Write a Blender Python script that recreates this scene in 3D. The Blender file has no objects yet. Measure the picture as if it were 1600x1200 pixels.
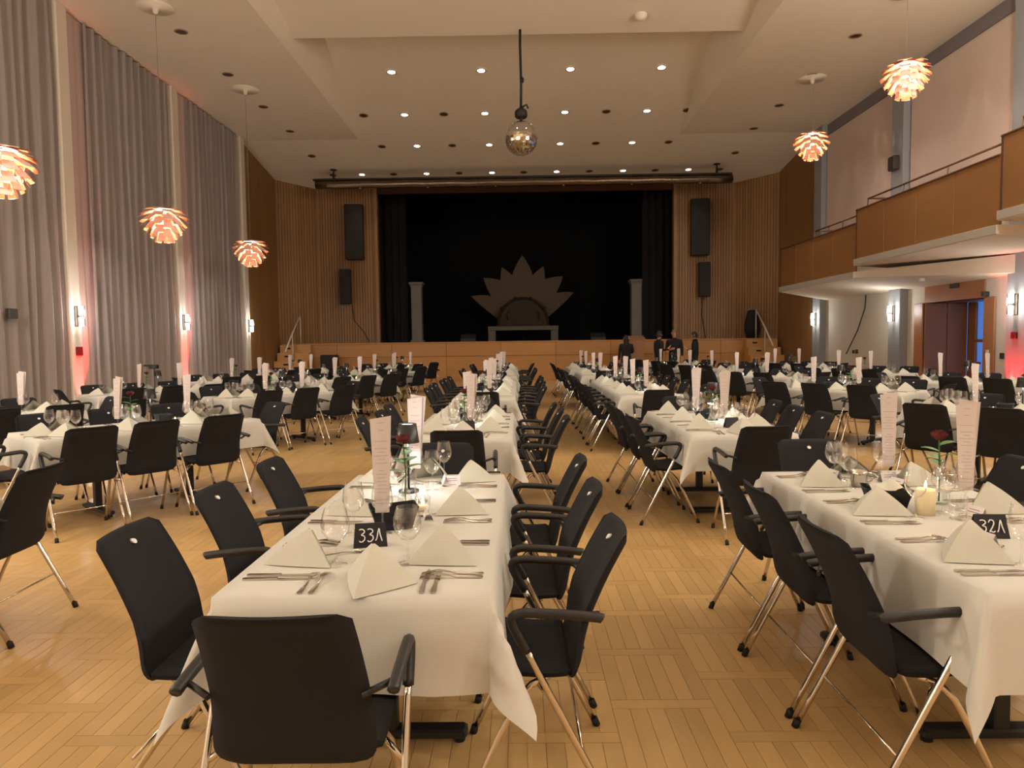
import bpy, math, random
from mathutils import Vector, Matrix
random.seed(7)
S = bpy.context.scene
COL = S.collection
PI = math.pi
R = math.radians

# ------------------------------------------------------------------ camera
F = 1110.0                                     # focal length in pixels of a 1600 px wide frame
Yc = Vector((12, 67, F)).normalized()          # the hall's long axis seen from the camera (right, up, forward)
v = Vector((-0.012, 1, 0)).normalized()        # slight roll of the hand-held phone
Zc = (v - v.dot(Yc) * Yc).normalized()
Xc = Yc.cross(Zc)
if Xc[0] < 0: Xc = -Xc
cam = bpy.data.cameras.new('camera')
cam.sensor_width = 36; cam.lens = F / 1600 * 36; cam.clip_end = 200
camo = bpy.data.objects.new('camera', cam); COL.objects.link(camo)
m = Matrix.Identity(4)
for r, c in enumerate((Xc, Yc, Zc)):
    m[r][0] = c[0]; m[r][1] = c[1]; m[r][2] = -c[2]
m[2][3] = 1.5
camo.matrix_world = m
S.camera = camo

# ------------------------------------------------------------------ world, exposure, lights
w = bpy.data.worlds.new('world'); S.world = w; w.use_nodes = True
w.node_tree.nodes['Background'].inputs[0].default_value = (0.02, 0.03, 0.06, 1)
w.node_tree.nodes['Background'].inputs[1].default_value = 0.2
S.view_settings.view_transform = 'Standard'
S.view_settings.look = 'None'
S.view_settings.exposure = -0.65
S.view_settings.gamma = 1.0
S.view_settings.use_curve_mapping = False
P_DOWN = 80.0      # watts per lit ceiling downlight
P_ARTI = 640.0     # pendant
P_TABLE = 5.5      # table lamp
P_SCONCE = 38.0
P_RED = 480.0
WARM = (1.0, 0.97, 0.88)
WARMER = (1.0, 0.91, 0.80)
NEUT = (0.97, 0.98, 0.96)
RED = (1.0, 0.035, 0.04)

def lamp(name, kind, loc, power, color, radius=0.05, parent=None, spot=None, blend=0.5, aim=None):
    l = bpy.data.lights.new(name, kind); l.energy = power; l.color = color
    if kind in ('POINT', 'SPOT'): l.shadow_soft_size = radius
    if spot: l.spot_size = R(spot); l.spot_blend = blend
    o = bpy.data.objects.new(name, l); COL.objects.link(o)
    o.location = loc
    if aim is not None: o.rotation_euler = Vector(aim).to_track_quat('-Z', 'Y').to_euler()
    if parent: o.parent = parent
    return o

# ------------------------------------------------------------------ materials
def s2l(c):
    return tuple(((x / 12.92) if x <= 0.04045 else ((x + 0.055) / 1.055) ** 2.4) for x in c)
def rgb(r, g, b): return s2l((r / 255, g / 255, b / 255))
def mat(name, col, rough=0.6, metal=0.0, noise=0.0, scale=20, bump=0.0, stretch=(1, 1, 1), spec=None, sheen=0, coat=0):
    mt = bpy.data.materials.new(name); mt.use_nodes = True
    nt = mt.node_tree; n = nt.nodes; L = nt.links
    b = n['Principled BSDF']
    b.inputs['Base Color'].default_value = (*col, 1)
    b.inputs['Roughness'].default_value = rough
    b.inputs['Metallic'].default_value = metal
    if spec is not None: b.inputs['Specular IOR Level'].default_value = spec
    if sheen: b.inputs['Sheen Weight'].default_value = sheen
    if coat: b.inputs['Coat Weight'].default_value = coat; b.inputs['Coat Roughness'].default_value = 0.2
    if noise or bump:
        tc = n.new('ShaderNodeTexCoord'); mp = n.new('ShaderNodeMapping'); nz = n.new('ShaderNodeTexNoise')
        mp.inputs['Scale'].default_value = stretch
        nz.inputs['Scale'].default_value = scale; nz.inputs['Detail'].default_value = 4
        L.new(tc.outputs['Object'], mp.inputs['Vector']); L.new(mp.outputs['Vector'], nz.inputs['Vector'])
        if noise:
            mx = n.new('ShaderNodeMix'); mx.data_type = 'RGBA'
            mx.inputs['A'].default_value = (*[x * (1 - noise) for x in col], 1)
            mx.inputs['B'].default_value = (*[min(1, x * (1 + noise)) for x in col], 1)
            L.new(nz.outputs['Fac'], mx.inputs['Factor']); L.new(mx.outputs['Result'], b.inputs['Base Color'])
        if bump:
            bp = n.new('ShaderNodeBump'); bp.inputs['Strength'].default_value = bump; bp.inputs['Distance'].default_value = 0.01
            L.new(nz.outputs['Fac'], bp.inputs['Height']); L.new(bp.outputs['Normal'], b.inputs['Normal'])
    return mt
def emat(name, col, strength):
    mt = bpy.data.materials.new(name); mt.use_nodes = True
    b = mt.node_tree.nodes['Principled BSDF']
    b.inputs['Base Color'].default_value = (*col, 1)
    b.inputs['Emission Color'].default_value = (*col, 1); b.inputs['Emission Strength'].default_value = strength
    return mt
def glassmat(name, tint=(1, 1, 1), refl=0.9):
    mt = bpy.data.materials.new(name); mt.use_nodes = True
    nt = mt.node_tree; n = nt.nodes; L = nt.links
    out = n['Material Output']; n.remove(n['Principled BSDF'])
    tr = n.new('ShaderNodeBsdfTransparent'); tr.inputs[0].default_value = (*tint, 1)
    gl = n.new('ShaderNodeBsdfGlossy'); gl.inputs['Roughness'].default_value = 0.03
    gl.inputs['Color'].default_value = (refl, refl, refl, 1)
    lw = n.new('ShaderNodeLayerWeight'); lw.inputs['Blend'].default_value = 0.35
    cr = n.new('ShaderNodeMapRange'); cr.inputs['To Min'].default_value = 0.05; cr.inputs['To Max'].default_value = 0.75
    mx = n.new('ShaderNodeMixShader')
    L.new(lw.outputs['Facing'], cr.inputs['Value']); L.new(cr.outputs['Result'], mx.inputs['Fac'])
    L.new(tr.outputs[0], mx.inputs[1]); L.new(gl.outputs[0], mx.inputs[2]); L.new(mx.outputs[0], out.inputs['Surface'])
    return mt
def woodmat(name, col, rough=0.35, var=0.25, island=False, objrand=False, grain=(60, 60, 4), gs=1.0, spec=0.5):
    mt = bpy.data.materials.new(name); mt.use_nodes = True
    nt = mt.node_tree; n = nt.nodes; L = nt.links; b = n['Principled BSDF']
    tc = n.new('ShaderNodeTexCoord'); mp = n.new('ShaderNodeMapping'); nz = n.new('ShaderNodeTexNoise')
    mp.inputs['Scale'].default_value = grain; nz.inputs['Scale'].default_value = gs; nz.inputs['Detail'].default_value = 5
    L.new(tc.outputs['Object'], mp.inputs['Vector']); L.new(mp.outputs['Vector'], nz.inputs['Vector'])
    mx = n.new('ShaderNodeMix'); mx.data_type = 'RGBA'
    mx.inputs['A'].default_value = (*[x * (1 - var) for x in col], 1); mx.inputs['B'].default_value = (*[min(1, x * (1 + var)) for x in col], 1)
    L.new(nz.outputs['Fac'], mx.inputs['Factor']); src = mx.outputs['Result']
    if island or objrand:
        hs = n.new('ShaderNodeHueSaturation'); mr = n.new('ShaderNodeMapRange')
        mr.inputs['To Min'].default_value = 0.90; mr.inputs['To Max'].default_value = 1.08
        if island:
            g = n.new('ShaderNodeNewGeometry'); L.new(g.outputs['Random Per Island'], mr.inputs['Value'])
        else:
            g = n.new('ShaderNodeObjectInfo'); L.new(g.outputs['Random'], mr.inputs['Value'])
        L.new(mr.outputs['Result'], hs.inputs['Value']); L.new(src, hs.inputs['Color']); src = hs.outputs['Color']
    L.new(src, b.inputs['Base Color'])
    b.inputs['Roughness'].default_value = rough; b.inputs['Specular IOR Level'].default_value = spec
    return mt
def printmat(name, paper, ink, cols=1.0, rows=26.0):
    """paper with rows of small unreadable print: dashes by uv"""
    mt = bpy.data.materials.new(name); mt.use_nodes = True
    nt = mt.node_tree; n = nt.nodes; L = nt.links; b = n['Principled BSDF']
    uv = n.new('ShaderNodeUVMap'); sp = n.new('ShaderNodeSeparateXYZ'); L.new(uv.outputs['UV'], sp.inputs[0])
    def M(op, a, bb=None, c=None):
        k = n.new('ShaderNodeMath'); k.operation = op
        for i, x in enumerate((a, bb, c)):
            if x is None: continue
            if isinstance(x, (int, float)): k.inputs[i].default_value = x
            else: L.new(x, k.inputs[i])
        return k.outputs[0]
    vr = M('MULTIPLY', sp.outputs[1], rows); fr = M('FRACT', vr); row = M('FLOOR', vr)
    wn = n.new('ShaderNodeTexWhiteNoise'); wn.noise_dimensions = '1D'; L.new(row, wn.inputs['W'])
    half = M('MULTIPLY', wn.outputs['Value'], 0.36)
    inx = M('LESS_THAN', M('ABSOLUTE', M('SUBTRACT', sp.outputs[0], 0.5)), half)
    iny = M('LESS_THAN', M('ABSOLUTE', M('SUBTRACT', fr, 0.5)), 0.13)
    some = M('GREATER_THAN', wn.outputs['Value'], 0.35)
    lo = M('LESS_THAN', M('ABSOLUTE', M('SUBTRACT', sp.outputs[1], 0.5)), 0.45)
    fac = M('MULTIPLY', M('MULTIPLY', M('MULTIPLY', inx, iny), some), lo)
    mx = n.new('ShaderNodeMix'); mx.data_type = 'RGBA'
    mx.inputs['A'].default_value = (*paper, 1); mx.inputs['B'].default_value = (*ink, 1)
    L.new(fac, mx.inputs['Factor']); L.new(mx.outputs['Result'], b.inputs['Base Color']); b.inputs['Roughness'].default_value = 0.7
    return mt

M_ = {}
M_['ceil'] = mat('ceiling_plaster', rgb(232, 222, 206), 0.95, noise=0.03, scale=3)
M_['floor'] = woodmat('parquet', rgb(196, 160, 106), 0.32, 0.09, island=True, grain=(25, 25, 25))
M_['floor1'] = woodmat('parquet_single', rgb(196, 160, 106), 0.32, 0.09, objrand=True, grain=(30, 6, 30))
M_['floorbase'] = mat('parquet_joint', rgb(178, 138, 86), 0.5)
M_['curtain'] = mat('curtain_cloth', rgb(148, 138, 134), 0.9, noise=0.08, scale=60, sheen=0.2)
M_['drape'] = mat('sheer_drape', rgb(190, 168, 162), 0.9)
M_['wallw'] = mat('white_wall', rgb(214, 204, 190), 0.9, noise=0.02, scale=4)
M_['colgrey'] = mat('grey_column', rgb(146, 147, 150), 0.85)
M_['wallpanel'] = mat('acoustic_panel', rgb(210, 190, 178), 0.9, noise=0.03, scale=8)
M_['wallband'] = mat('grey_band', rgb(128, 118, 120), 0.9)
M_['slat'] = woodmat('slatted_wood', rgb(142, 104, 62), 0.5, 0.2, island=True, grain=(30, 30, 1))
M_['slatback'] = mat('slat_backing', rgb(70, 40, 20), 0.8)  # dark brown board behind the slats, also the header
M_['woodpanel'] = woodmat('balcony_wood', rgb(146, 104, 62), 0.42, 0.14, objrand=True, grain=(4, 1.2, 14))
M_['stagewood'] = woodmat('stage_wood', rgb(178, 126, 66), 0.45, 0.14, objrand=True, grain=(1.5, 20, 14))
M_['stepwood'] = woodmat('step_wood', rgb(196, 146, 86), 0.5, 0.15, grain=(3, 20, 14))
M_['stairrail'] = mat('pale_rail', rgb(214, 204, 190), 0.45)
M_['rail'] = mat('brown_rail', rgb(96, 62, 44), 0.5)
M_['black'] = mat('stage_black', rgb(12, 12, 12), 0.95)
M_['stagecurt'] = mat('dark_curtain', rgb(22, 18, 22), 0.95)
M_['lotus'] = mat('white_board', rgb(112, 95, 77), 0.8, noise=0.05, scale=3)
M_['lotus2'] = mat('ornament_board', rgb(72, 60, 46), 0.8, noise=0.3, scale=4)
M_['ornrim'] = mat('ornament_rim', rgb(50, 36, 24), 0.7)
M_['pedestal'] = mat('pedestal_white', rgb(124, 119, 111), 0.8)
M_['speaker'] = mat('speaker_black', rgb(34, 28, 26), 0.6)
M_['grille'] = mat('speaker_grille', rgb(26, 22, 22), 0.7, noise=0.4, scale=200)
M_['fabric'] = mat('chair_fabric', rgb(33, 33, 36), 0.95, noise=0.22, scale=260, bump=0.15, spec=0.25)
M_['plastic'] = mat('black_plastic', rgb(28, 27, 28), 0.42)
M_['rubber'] = mat('rubber_cap', rgb(18, 17, 17), 0.7)
M_['chrome'] = mat('chrome', rgb(205, 196, 184), 0.14, 1.0)
M_['tagw'] = mat('white_tag', rgb(225, 225, 225), 0.4)
M_['cloth'] = mat('tablecloth_linen', rgb(192, 189, 181), 0.85, noise=0.03, scale=150, bump=0.06)
M_['napkin'] = mat('napkin_linen', rgb(190, 188, 175), 0.85, noise=0.02, scale=120, bump=0.05)
M_['tabletop'] = mat('table_board', rgb(140, 120, 100), 0.6)
M_['steelb'] = mat('black_steel', rgb(24, 23, 23), 0.45)
M_['steel'] = mat('cutlery_steel', rgb(196, 188, 178), 0.2, 1.0)
M_['glass'] = glassmat('clear_glass')
M_['vaseglass'] = glassmat('vase_glass', (0.93, 0.97, 0.95))
M_['menu'] = printmat('menu_paper', rgb(204, 191, 187), rgb(180, 167, 164))
M_['card'] = printmat('place_card_paper', rgb(224, 216, 218), rgb(110, 104, 110), rows=5)
M_['slate'] = mat('chalk_black', rgb(20, 19, 24), 0.55)
M_['chalk'] = mat('chalk_white', rgb(238, 236, 232), 0.8)
M_['rose'] = mat('rose_petals', rgb(92, 20, 26), 0.7)
M_['leaf'] = mat('rose_leaf', rgb(74, 120, 42), 0.5)
M_['stem'] = mat('rose_stem', rgb(64, 92, 40), 0.6)
M_['wax'] = mat('candle_wax', rgb(240, 222, 180), 0.5)
M_['flame'] = emat('flame', (1, 0.72, 0.3), 25)
M_['felt'] = mat('black_felt', rgb(30, 30, 33), 0.9, noise=0.2, scale=120)
M_['shade'] = mat('lamp_shade_black', rgb(24, 22, 22), 0.35)
M_['bulb'] = emat('lamp_glow', (1, 0.96, 0.9), 6)
M_['downlit'] = emat('downlight_glow', (1, 0.93, 0.82), 14)
M_['downoff'] = mat('downlight_dark', rgb(70, 48, 34), 0.5)
M_['downring'] = mat('downlight_ring', rgb(150, 124, 96), 0.5)
M_['copper'] = mat('copper_leaf', rgb(206, 104, 64), 0.4, 0.2)
M_['leafin'] = mat('leaf_inside_white', rgb(246, 236, 226), 0.6)
M_['artibulb'] = emat('pendant_bulb', (1, 0.86, 0.68), 30)
M_['artibody'] = mat('pendant_steel', rgb(180, 150, 130), 0.4, 0.6)
M_['cable'] = mat('grey_cable', rgb(150, 132, 116), 0.6)
M_['blackcable'] = mat('black_cable', rgb(24, 20, 18), 0.6)
M_['mirror'] = mat('mirror_tile', rgb(225, 215, 190), 0.08, 1.0)
M_['foil'] = mat('foil_tube', rgb(120, 105, 88), 0.28, 0.9, noise=0.25, scale=14, bump=0.8)
M_['sconce'] = emat('sconce_glow', (1, 0.93, 0.74), 22)
M_['bracket'] = mat('sconce_bracket', rgb(90, 84, 80), 0.4, 0.7)
M_['redbox'] = mat('red_box', rgb(120, 16, 18), 0.5)
M_['doorwood'] = woodmat('door_wood', rgb(150, 102, 68), 0.45, 0.1, grain=(12, 12, 1.5))
M_['jambwood'] = woodmat('jamb_wood', rgb(168, 112, 74), 0.45, 0.1, grain=(12, 12, 1.5))
M_['dusk'] = emat('dusk_sky', (0.10, 0.32, 1.0), 1.5)
M_['soffit'] = mat('soffit_plaster', rgb(216, 200, 182), 0.9)
M_['fascia'] = mat('fascia_grey', rgb(178, 172, 162), 0.8)
M_['skin'] = mat('skin', rgb(198, 140, 108), 0.6)
M_['suit'] = mat('dark_clothes', rgb(24, 24, 28), 0.85)
M_['hair_d'] = mat('dark_hair', rgb(36, 26, 20), 0.7)
M_['hair_g'] = mat('grey_hair', rgb(120, 104, 84), 0.7)
M_['socket'] = mat('socket_dark', rgb(58, 56, 48), 0.6)
M_['ivory'] = mat('switch_white', rgb(220, 214, 204), 0.5)

# ------------------------------------------------------------------ mesh builder
class MB:
    def __init__(s): s.v = []; s.f = []; s.mi = []; s.sm = []; s.uv = None
    def add(s, vs, fs, mi=0, smooth=False):
        o = len(s.v); s.v += [tuple(x) for x in vs]
        for f in fs: s.f.append(tuple(i + o for i in f)); s.mi.append(mi); s.sm.append(smooth)
        return s
    def box(s, x0, x1, y0, y1, z0, z1, mi=0, bottom=True):
        vs = [(x0, y0, z0), (x1, y0, z0), (x1, y1, z0), (x0, y1, z0), (x0, y0, z1), (x1, y0, z1), (x1, y1, z1), (x0, y1, z1)]
        fs = [(4, 5, 6, 7), (0, 1, 5, 4), (1, 2, 6, 5), (2, 3, 7, 6), (3, 0, 4, 7)]
        if bottom: fs.append((3, 2, 1, 0))
        return s.add(vs, fs, mi)
    def bevbox(s, x0, x1, y0, y1, z0, z1, b=0.01, mi=0):
        """box with chamfered vertical and top edges"""
        def ring(i, z): return [(x0 + i + b, y0 + i, z), (x1 - i - b, y0 + i, z), (x1 - i, y0 + i + b, z), (x1 - i, y1 - i - b, z),
                                (x1 - i - b, y1 - i, z), (x0 + i + b, y1 - i, z), (x0 + i, y1 - i - b, z), (x0 + i, y0 + i + b, z)]
        return s.loft([ring(b, z0), ring(0, z0 + b), ring(0, z1 - b), ring(b, z1)], True, mi, False)
    def loft(s, rings, caps=True, mi=0, smooth=True, closed=True):
        n = len(rings[0]); vs = [p for r in rings for p in r]; fs = []
        for k in range(len(rings) - 1):
            for i in range(n if closed else n - 1):
                j = (i + 1) % n
                fs.append((k * n + i, k * n + j, (k + 1) * n + j, (k + 1) * n + i))
        o = len(s.v); s.add(vs, fs, mi, smooth)
        if caps:
            s.f.append(tuple(o + i for i in reversed(range(n)))); s.mi.append(mi); s.sm.append(False)
            b = o + (len(rings) - 1) * n
            s.f.append(tuple(b + i for i in range(n))); s.mi.append(mi); s.sm.append(False)
        return s
    def tube(s, pts, r, n=8, mi=0, caps=True, flat=1.0):
        pts = [Vector(p) for p in pts]; rings = []
        rr = r if isinstance(r, (list, tuple)) else [r] * len(pts)
        t0 = (pts[1] - pts[0]).normalized()
        up = Vector((0, 0, 1)) if abs(t0.z) < 0.9 else Vector((0, 1, 0))
        a = t0.cross(up).normalized()
        for i, p in enumerate(pts):
            if i == 0: t = t0
            elif i == len(pts) - 1: t = (pts[i] - pts[i - 1]).normalized()
            else: t = ((pts[i + 1] - p).normalized() + (p - pts[i - 1]).normalized()).normalized()
            a = (a - a.dot(t) * t).normalized(); b = t.cross(a)
            rings.append([tuple(p + rr[i] * (math.cos(q) * a + flat * math.sin(q) * b)) for q in (2 * PI * k / n for k in range(n))])
        return s.loft(rings, caps, mi, True)
    def lathe(s, prof, n=16, mi=0, c=(0, 0, 0), smooth=True):
        rings = [[(c[0] + r * math.cos(2 * PI * k / n), c[1] + r * math.sin(2 * PI * k / n), c[2] + z) for k in range(n)] for r, z in prof]
        return s.loft(rings, False, mi, smooth)
    def grid(s, fn, nu, nv, mi=0, smooth=True):
        vs = [fn(i / nu, j / nv) for j in range(nv + 1) for i in range(nu + 1)]
        fs = [(j * (nu + 1) + i, j * (nu + 1) + i + 1, (j + 1) * (nu + 1) + i + 1, (j + 1) * (nu + 1) + i) for j in range(nv) for i in range(nu)]
        return s.add(vs, fs, mi, smooth)
    def prism(s, poly, y0, y1, mi=0):
        """outline in xz, extruded along y"""
        n = len(poly); a = [(x, y0, z) for x, z in poly]; b = [(x, y1, z) for x, z in poly]
        return s.loft([a, b], True, mi, False)
    def mesh(s, name, mats):
        me = bpy.data.meshes.new(name); me.from_pydata(s.v, [], s.f)
        for mm in (mats if isinstance(mats, (list, tuple)) else [mats]): me.materials.append(mm)
        me.polygons.foreach_set('material_index', s.mi); me.polygons.foreach_set('use_smooth', s.sm)
        me.update()
        return me
def uv_from(me, fn):
    uv = me.uv_layers.new(name='UVMap')
    for l in me.loops: uv.data[l.index].uv = fn(me.vertices[l.vertex_index].co)

def obj(name, me, parent=None, loc=None, rz=0.0):
    o = bpy.data.objects.new(name, me); COL.objects.link(o)
    if parent: o.parent = parent
    if loc is not None: o.location = loc
    if rz: o.rotation_euler[2] = rz
    return o
def tag(o, label, cat, group=None):
    o['label'] = label; o['category'] = cat
    if group: o['group'] = group
    return o
def thing(name, label, cat, loc=(0, 0, 0), rz=0.0, group=None):
    o = bpy.data.objects.new(name, None); COL.objects.link(o); o.empty_display_size = 0.1
    o.location = loc; o.rotation_euler[2] = rz
    return tag(o, label, cat, group)
def struct(name, me, label=None, parent=None):
    o = obj(name, me, parent)
    if parent is None: o['kind'] = 'structure'
    if label: o['label'] = label; 
    return o
def make(name, mb, mt, parent=None, **k): return obj(name, mb.mesh(name, mt), parent, **k)
KIDS = {}
def dup(src, loc, rz, label, group=None):
    """copy of a thing with copies of its parts and sub-parts"""
    def rec(o, parent):
        c = o.copy(); COL.objects.link(c); c.parent = parent
        for ch in KIDS.setdefault(o.name, list(o.children)): rec(ch, c)
        return c
    c = rec(src, None); c.location = loc; c.rotation_euler[2] = rz; c['label'] = label
    if group: c['group'] = group
    return c
class Proto:
    """first use moves the original, later uses copy it"""
    def __init__(s, o): s.o = o; s.used = False
    def put(s, loc, rz, label, group=None):
        if not s.used:
            s.used = True; s.o.location = loc; s.o.rotation_euler[2] = rz; s.o['label'] = label
            if group: s.o['group'] = group
            return s.o
        return dup(s.o, loc, rz, label, group)

# ------------------------------------------------------------------ room shell
XL, XR = -8.8, 9.7
SIDE = 8.1                                      # side ceiling height
def panel_z(y, lip): return 8.33 + 0.13 * (lip - y)
cb = MB()
cb.add([(-9.6, -9, SIDE), (-5.15, -9, SIDE), (-5.15, 23.4, SIDE), (-9.6, 23.4, SIDE)], [(0, 1, 2, 3)])
cb.add([(5.25, -9, SIDE), (10.6, -9, SIDE), (10.6, 23.4, SIDE), (5.25, 23.4, SIDE)], [(0, 1, 2, 3)])
def inx(z): return 0.7 * (z - SIDE)
for lip in (23.4, 16.3, 9.3, 2.3, -4.7):
    y1 = lip; y0 = {23.4: 16.3}.get(lip, lip - 7.0)
    z1 = 8.33 if lip != 23.4 else SIDE
    z0 = 9.03 if lip == 23.4 else z1 + 0.13 * (y1 - y0) - 0.2
    a0, a1 = -5.15 + inx(z0), -5.15 + inx(z1)
    b0, b1 = 5.25 - inx(z0), 5.25 - inx(z1)
    cb.add([(a0, y0, z0), (b0, y0, z0), (b1, y1, z1), (a1, y1, z1)], [(0, 1, 2, 3)])
    cb.add([(-5.15, y0, SIDE), (a0, y0, z0), (a1, y1, z1), (-5.15, y1, SIDE)], [(0, 1, 2, 3)])
    cb.add([(5.25, y0, SIDE), (b0, y0, z0), (b1, y1, z1), (5.25, y1, SIDE)], [(0, 1, 2, 3)])
    zl = 9.03 if lip == 16.3 else z1 + 0.71     # riser above each lip, facing the stage
    if lip != 23.4:
        cb.add([(a1, y1, z1), (b1, y1, z1), (5.25 - inx(zl), y1, zl), (-5.15 + inx(zl), y1, zl)], [(0, 1, 2, 3)])
def front_z(y): return SIDE - 0.13 * (y - 23.4)
cb.add([(-9.8, 23.4, SIDE), (10.6, 23.4, SIDE), (10.6, 28.4, front_z(28.4)), (-9.8, 28.4, front_z(28.4))], [(0, 1, 2, 3)])
cb.add([(-9.8, -9, 12), (10.8, -9, 12), (10.8, 28.4, 12), (-9.8, 28.4, 12)], [(0, 1, 2, 3)])
struct('ceiling', cb.mesh('ceiling', M_['ceil']), 'pale plaster ceiling with stepped slanting central panels')

# floor: base slab, the nearest parquet staves one by one, the rest joined
fb = MB(); fb.box(-9.8, 11.2, -9, 27.0, -0.2, -0.004)
floor = struct('floor', fb.mesh('floor', M_['floorbase']), 'honey coloured parquet floor of short staves')
SW, SL = 0.07, 0.42                            # six staves side by side, then one laid across
UH = SL + SW
staves = []
nx = int(20.4 / SL) + 1
for cx in range(nx):
    x0 = -9.3 + cx * SL
    off = (cx % 2) * UH * 0.5
    for ry in range(-2, int(28 / UH) + 1):
        y0 = ry * UH + off - 0.3
        if y0 > 26.8: continue
        for k in range(6): staves.append((x0 + k * SW, x0 + (k + 1) * SW, y0, y0 + SL))
        staves.append((x0, x0 + SL, y0 + SL, y0 + UH))
def vis(s):
    cx, cy = (s[0] + s[1]) / 2, (s[2] + s[3]) / 2
    if cy < 1.9: return 1e9
    px = 812 + F * cx / cy; py = 533 + F * 1.5 / cy
    if px < -20 or px > 1620 or py > 1240: return 1e9
    hid = 0
    if -1.0 < cx < 0.0 and cy < 3.9: hid = 2.0
    return cy + hid
staves.sort(key=vis)
G = 0.0009
def stave_mb(a, b, c, d, dz=0.0):
    return MB().box(a + G, b - G, c + G, d - G, -0.02, dz, bottom=False)
shape = {}
for i, (a, b, c, d) in enumerate(staves[:300]):
    across = (b - a) > 0.2
    if across not in shape:
        hx, hy = ((SL, SW) if not across else (SW, SL))
        W, H = (SW, SL) if not across else (SL, SW)
        shape[across] = stave_mb(-W / 2, W / 2, -H / 2, H / 2).mesh('parquet_stave', M_['floor1'])
    obj('parquet_stave', shape[across], floor, ((a + b) / 2, (c + d) / 2, random.uniform(-0.0006, 0)))
rest = MB()
for (a, b, c, d) in staves[300:]:
    rest.box(a + G, b - G, c + G, min(d - G, 26.95), -0.02, random.uniform(-0.0006, 0), bottom=False)
o = make('parquet_stave', rest, M_['floor'], floor); o['kind'] = 'stuff'

# left wall with pillars, drapes and pleated curtains
wl = MB(); wl.box(-9.4, -9.15, -9, 23.3, 0, 8.4)
struct('wall_left', wl.mesh('wall_left', M_['wallw']), 'left wall behind the long curtains')
wb = MB(); wb.box(-9.8, 11.2, -9.3, -9.0, 0, 12)
struct('wall_back', wb.mesh('wall_back', M_['wallw']))
PILL = (14.0, 18.5, 22.95)
for i, y in enumerate((0.5, 5.0, 9.5) + PILL):
    pb = MB(); pb.bevbox(-9.14, XL + 0.04, y - 0.17, y + 0.17, 0, SIDE, 0.02)
    o = struct('trim_%d' % (i + 1), pb.mesh('pillar', M_['wallw']))
    if i >= 3: o['label'] = ('white wall pillar between curtains, ' + ('nearest with red box', 'middle of the three', 'farthest beside wood wall')[i - 3])
def curtain_mesh(y0, y1, x, amp, per, seed):
    rr = random.Random(seed); n = max(24, int((y1 - y0) / 0.028)); ph = [rr.uniform(0, 6) for _ in range(4)]
    def fn(u, v):
        y = y0 + (y1 - y0) * u; z = 0.03 + (SIDE - 0.05) * v
        q = 2 * PI * y / per
        a = math.sin(q + 0.9 * math.sin(q * 0.31 + ph[0])) * (0.75 + 0.25 * math.sin(q * 0.17 + ph[1])) + 0.25 * math.sin(2 * q + ph[2])
        return (x + amp * a * (1.0 - 0.12 * v) + 0.012 * math.sin(z * 1.1 + q * 0.2), y + 0.02 * math.sin(q * 0.5 + z * 0.6), z)
    return MB().grid(fn, n, 10)
CUR = [(9.75, 13.80, 'leftmost bay'), (14.72, 18.30, 'between the nearest and middle white pillars'), (19.12, 22.76, 'between the middle and farthest white pillars')]
for i, (a, b, t) in enumerate(CUR):
    o = make('curtain', curtain_mesh(a, b, XL - 0.06, 0.085, 0.30, i), M_['curtain'])
    tag(o, 'floor length grey pleated curtain, ' + t, 'curtain', 'grey curtains along the left wall')
for i, (a, b, t) in enumerate([(14.15, 14.92, 'nearest'), (18.66, 19.3, 'middle')]):
    o = make('curtain', curtain_mesh(a, b, XL - 0.07, 0.018, 0.36, 20 + i), M_['drape'])
    tag(o, 'narrow smooth pale drape beside the %s white pillar' % t, 'curtain', 'pale drapes beside pillars')
for a, b in ((-8.5, 0.3), (0.7, 4.8), (5.2, 9.3)):
    pass

# slatted wood walls beside the stage
def wood_wall(name, pts, label, z0=0.0):
    back = MB(); sl = MB()
    for (x0, y0), (x1, y1) in zip(pts[:-1], pts[1:]):
        d = Vector((x1 - x0, y1 - y0, 0)); Ln = d.length; d.normalize()
        nrm = Vector((d.y, -d.x, 0))
        if nrm.dot(Vector((0.4 - (x0 + x1) / 2, 14 - (y0 + y1) / 2, 0))) < 0: nrm = -nrm
        p0 = Vector((x0, y0, 0)); p1 = Vector((x1, y1, 0))
        q0 = p0 - nrm * 0.12; q1 = p1 - nrm * 0.12
        back.loft([[tuple(p0), tuple(p1), tuple(q1), tuple(q0)], [tuple(p + Vector((0, 0, 8.2))) for p in (p0, p1, q1, q0)]], True, 0, False)
        k = int(Ln / 0.105); st = Ln / k
        for i in range(k):
            a = p0 + d * (i * st + 0.006); b = p0 + d * ((i + 1) * st - 0.010)
            a2, b2 = a + nrm * 0.025, b + nrm * 0.025
            z0_ = 0.005
            sl.loft([[tuple(c + Vector((0, 0, z0_))) for c in (a, b, b2, a2)], [tuple(c + Vector((0, 0, 8.15))) for c in (a, b, b2, a2)]], True, 0, False)
    wo = struct(name, back.mesh(name, M_['slatback']), label)
    o = make('wood_slat', sl, M_['slat'], wo); o['kind'] = 'stuff'
wood_wall('wall_front_left', [(-9.0, 23.2), (-9.12, 26.92), (-7.85, 28.0), (-5.62, 28.05)], 'vertical wood slat wall left of the stage')
wood_wall('wall_front_right', [(6.16, 28.05), (8.4, 28.0), (9.74, 26.92), (9.72, 23.25)], 'vertical wood slat wall right of the stage')
tb = MB(); tb.bevbox(-5.62, -5.48, 27.9, 28.2, 1.5, 7.75, 0.01)
struct('trim_7', tb.mesh('trim', M_['woodpanel']), 'light wood edge trim left of the stage opening')
tb = MB(); tb.bevbox(6.02, 6.16, 27.9, 28.2, 1.5, 7.75, 0.01)
struct('trim_8', tb.mesh('trim', M_['woodpanel']), 'light wood edge trim right of the stage opening')
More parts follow.
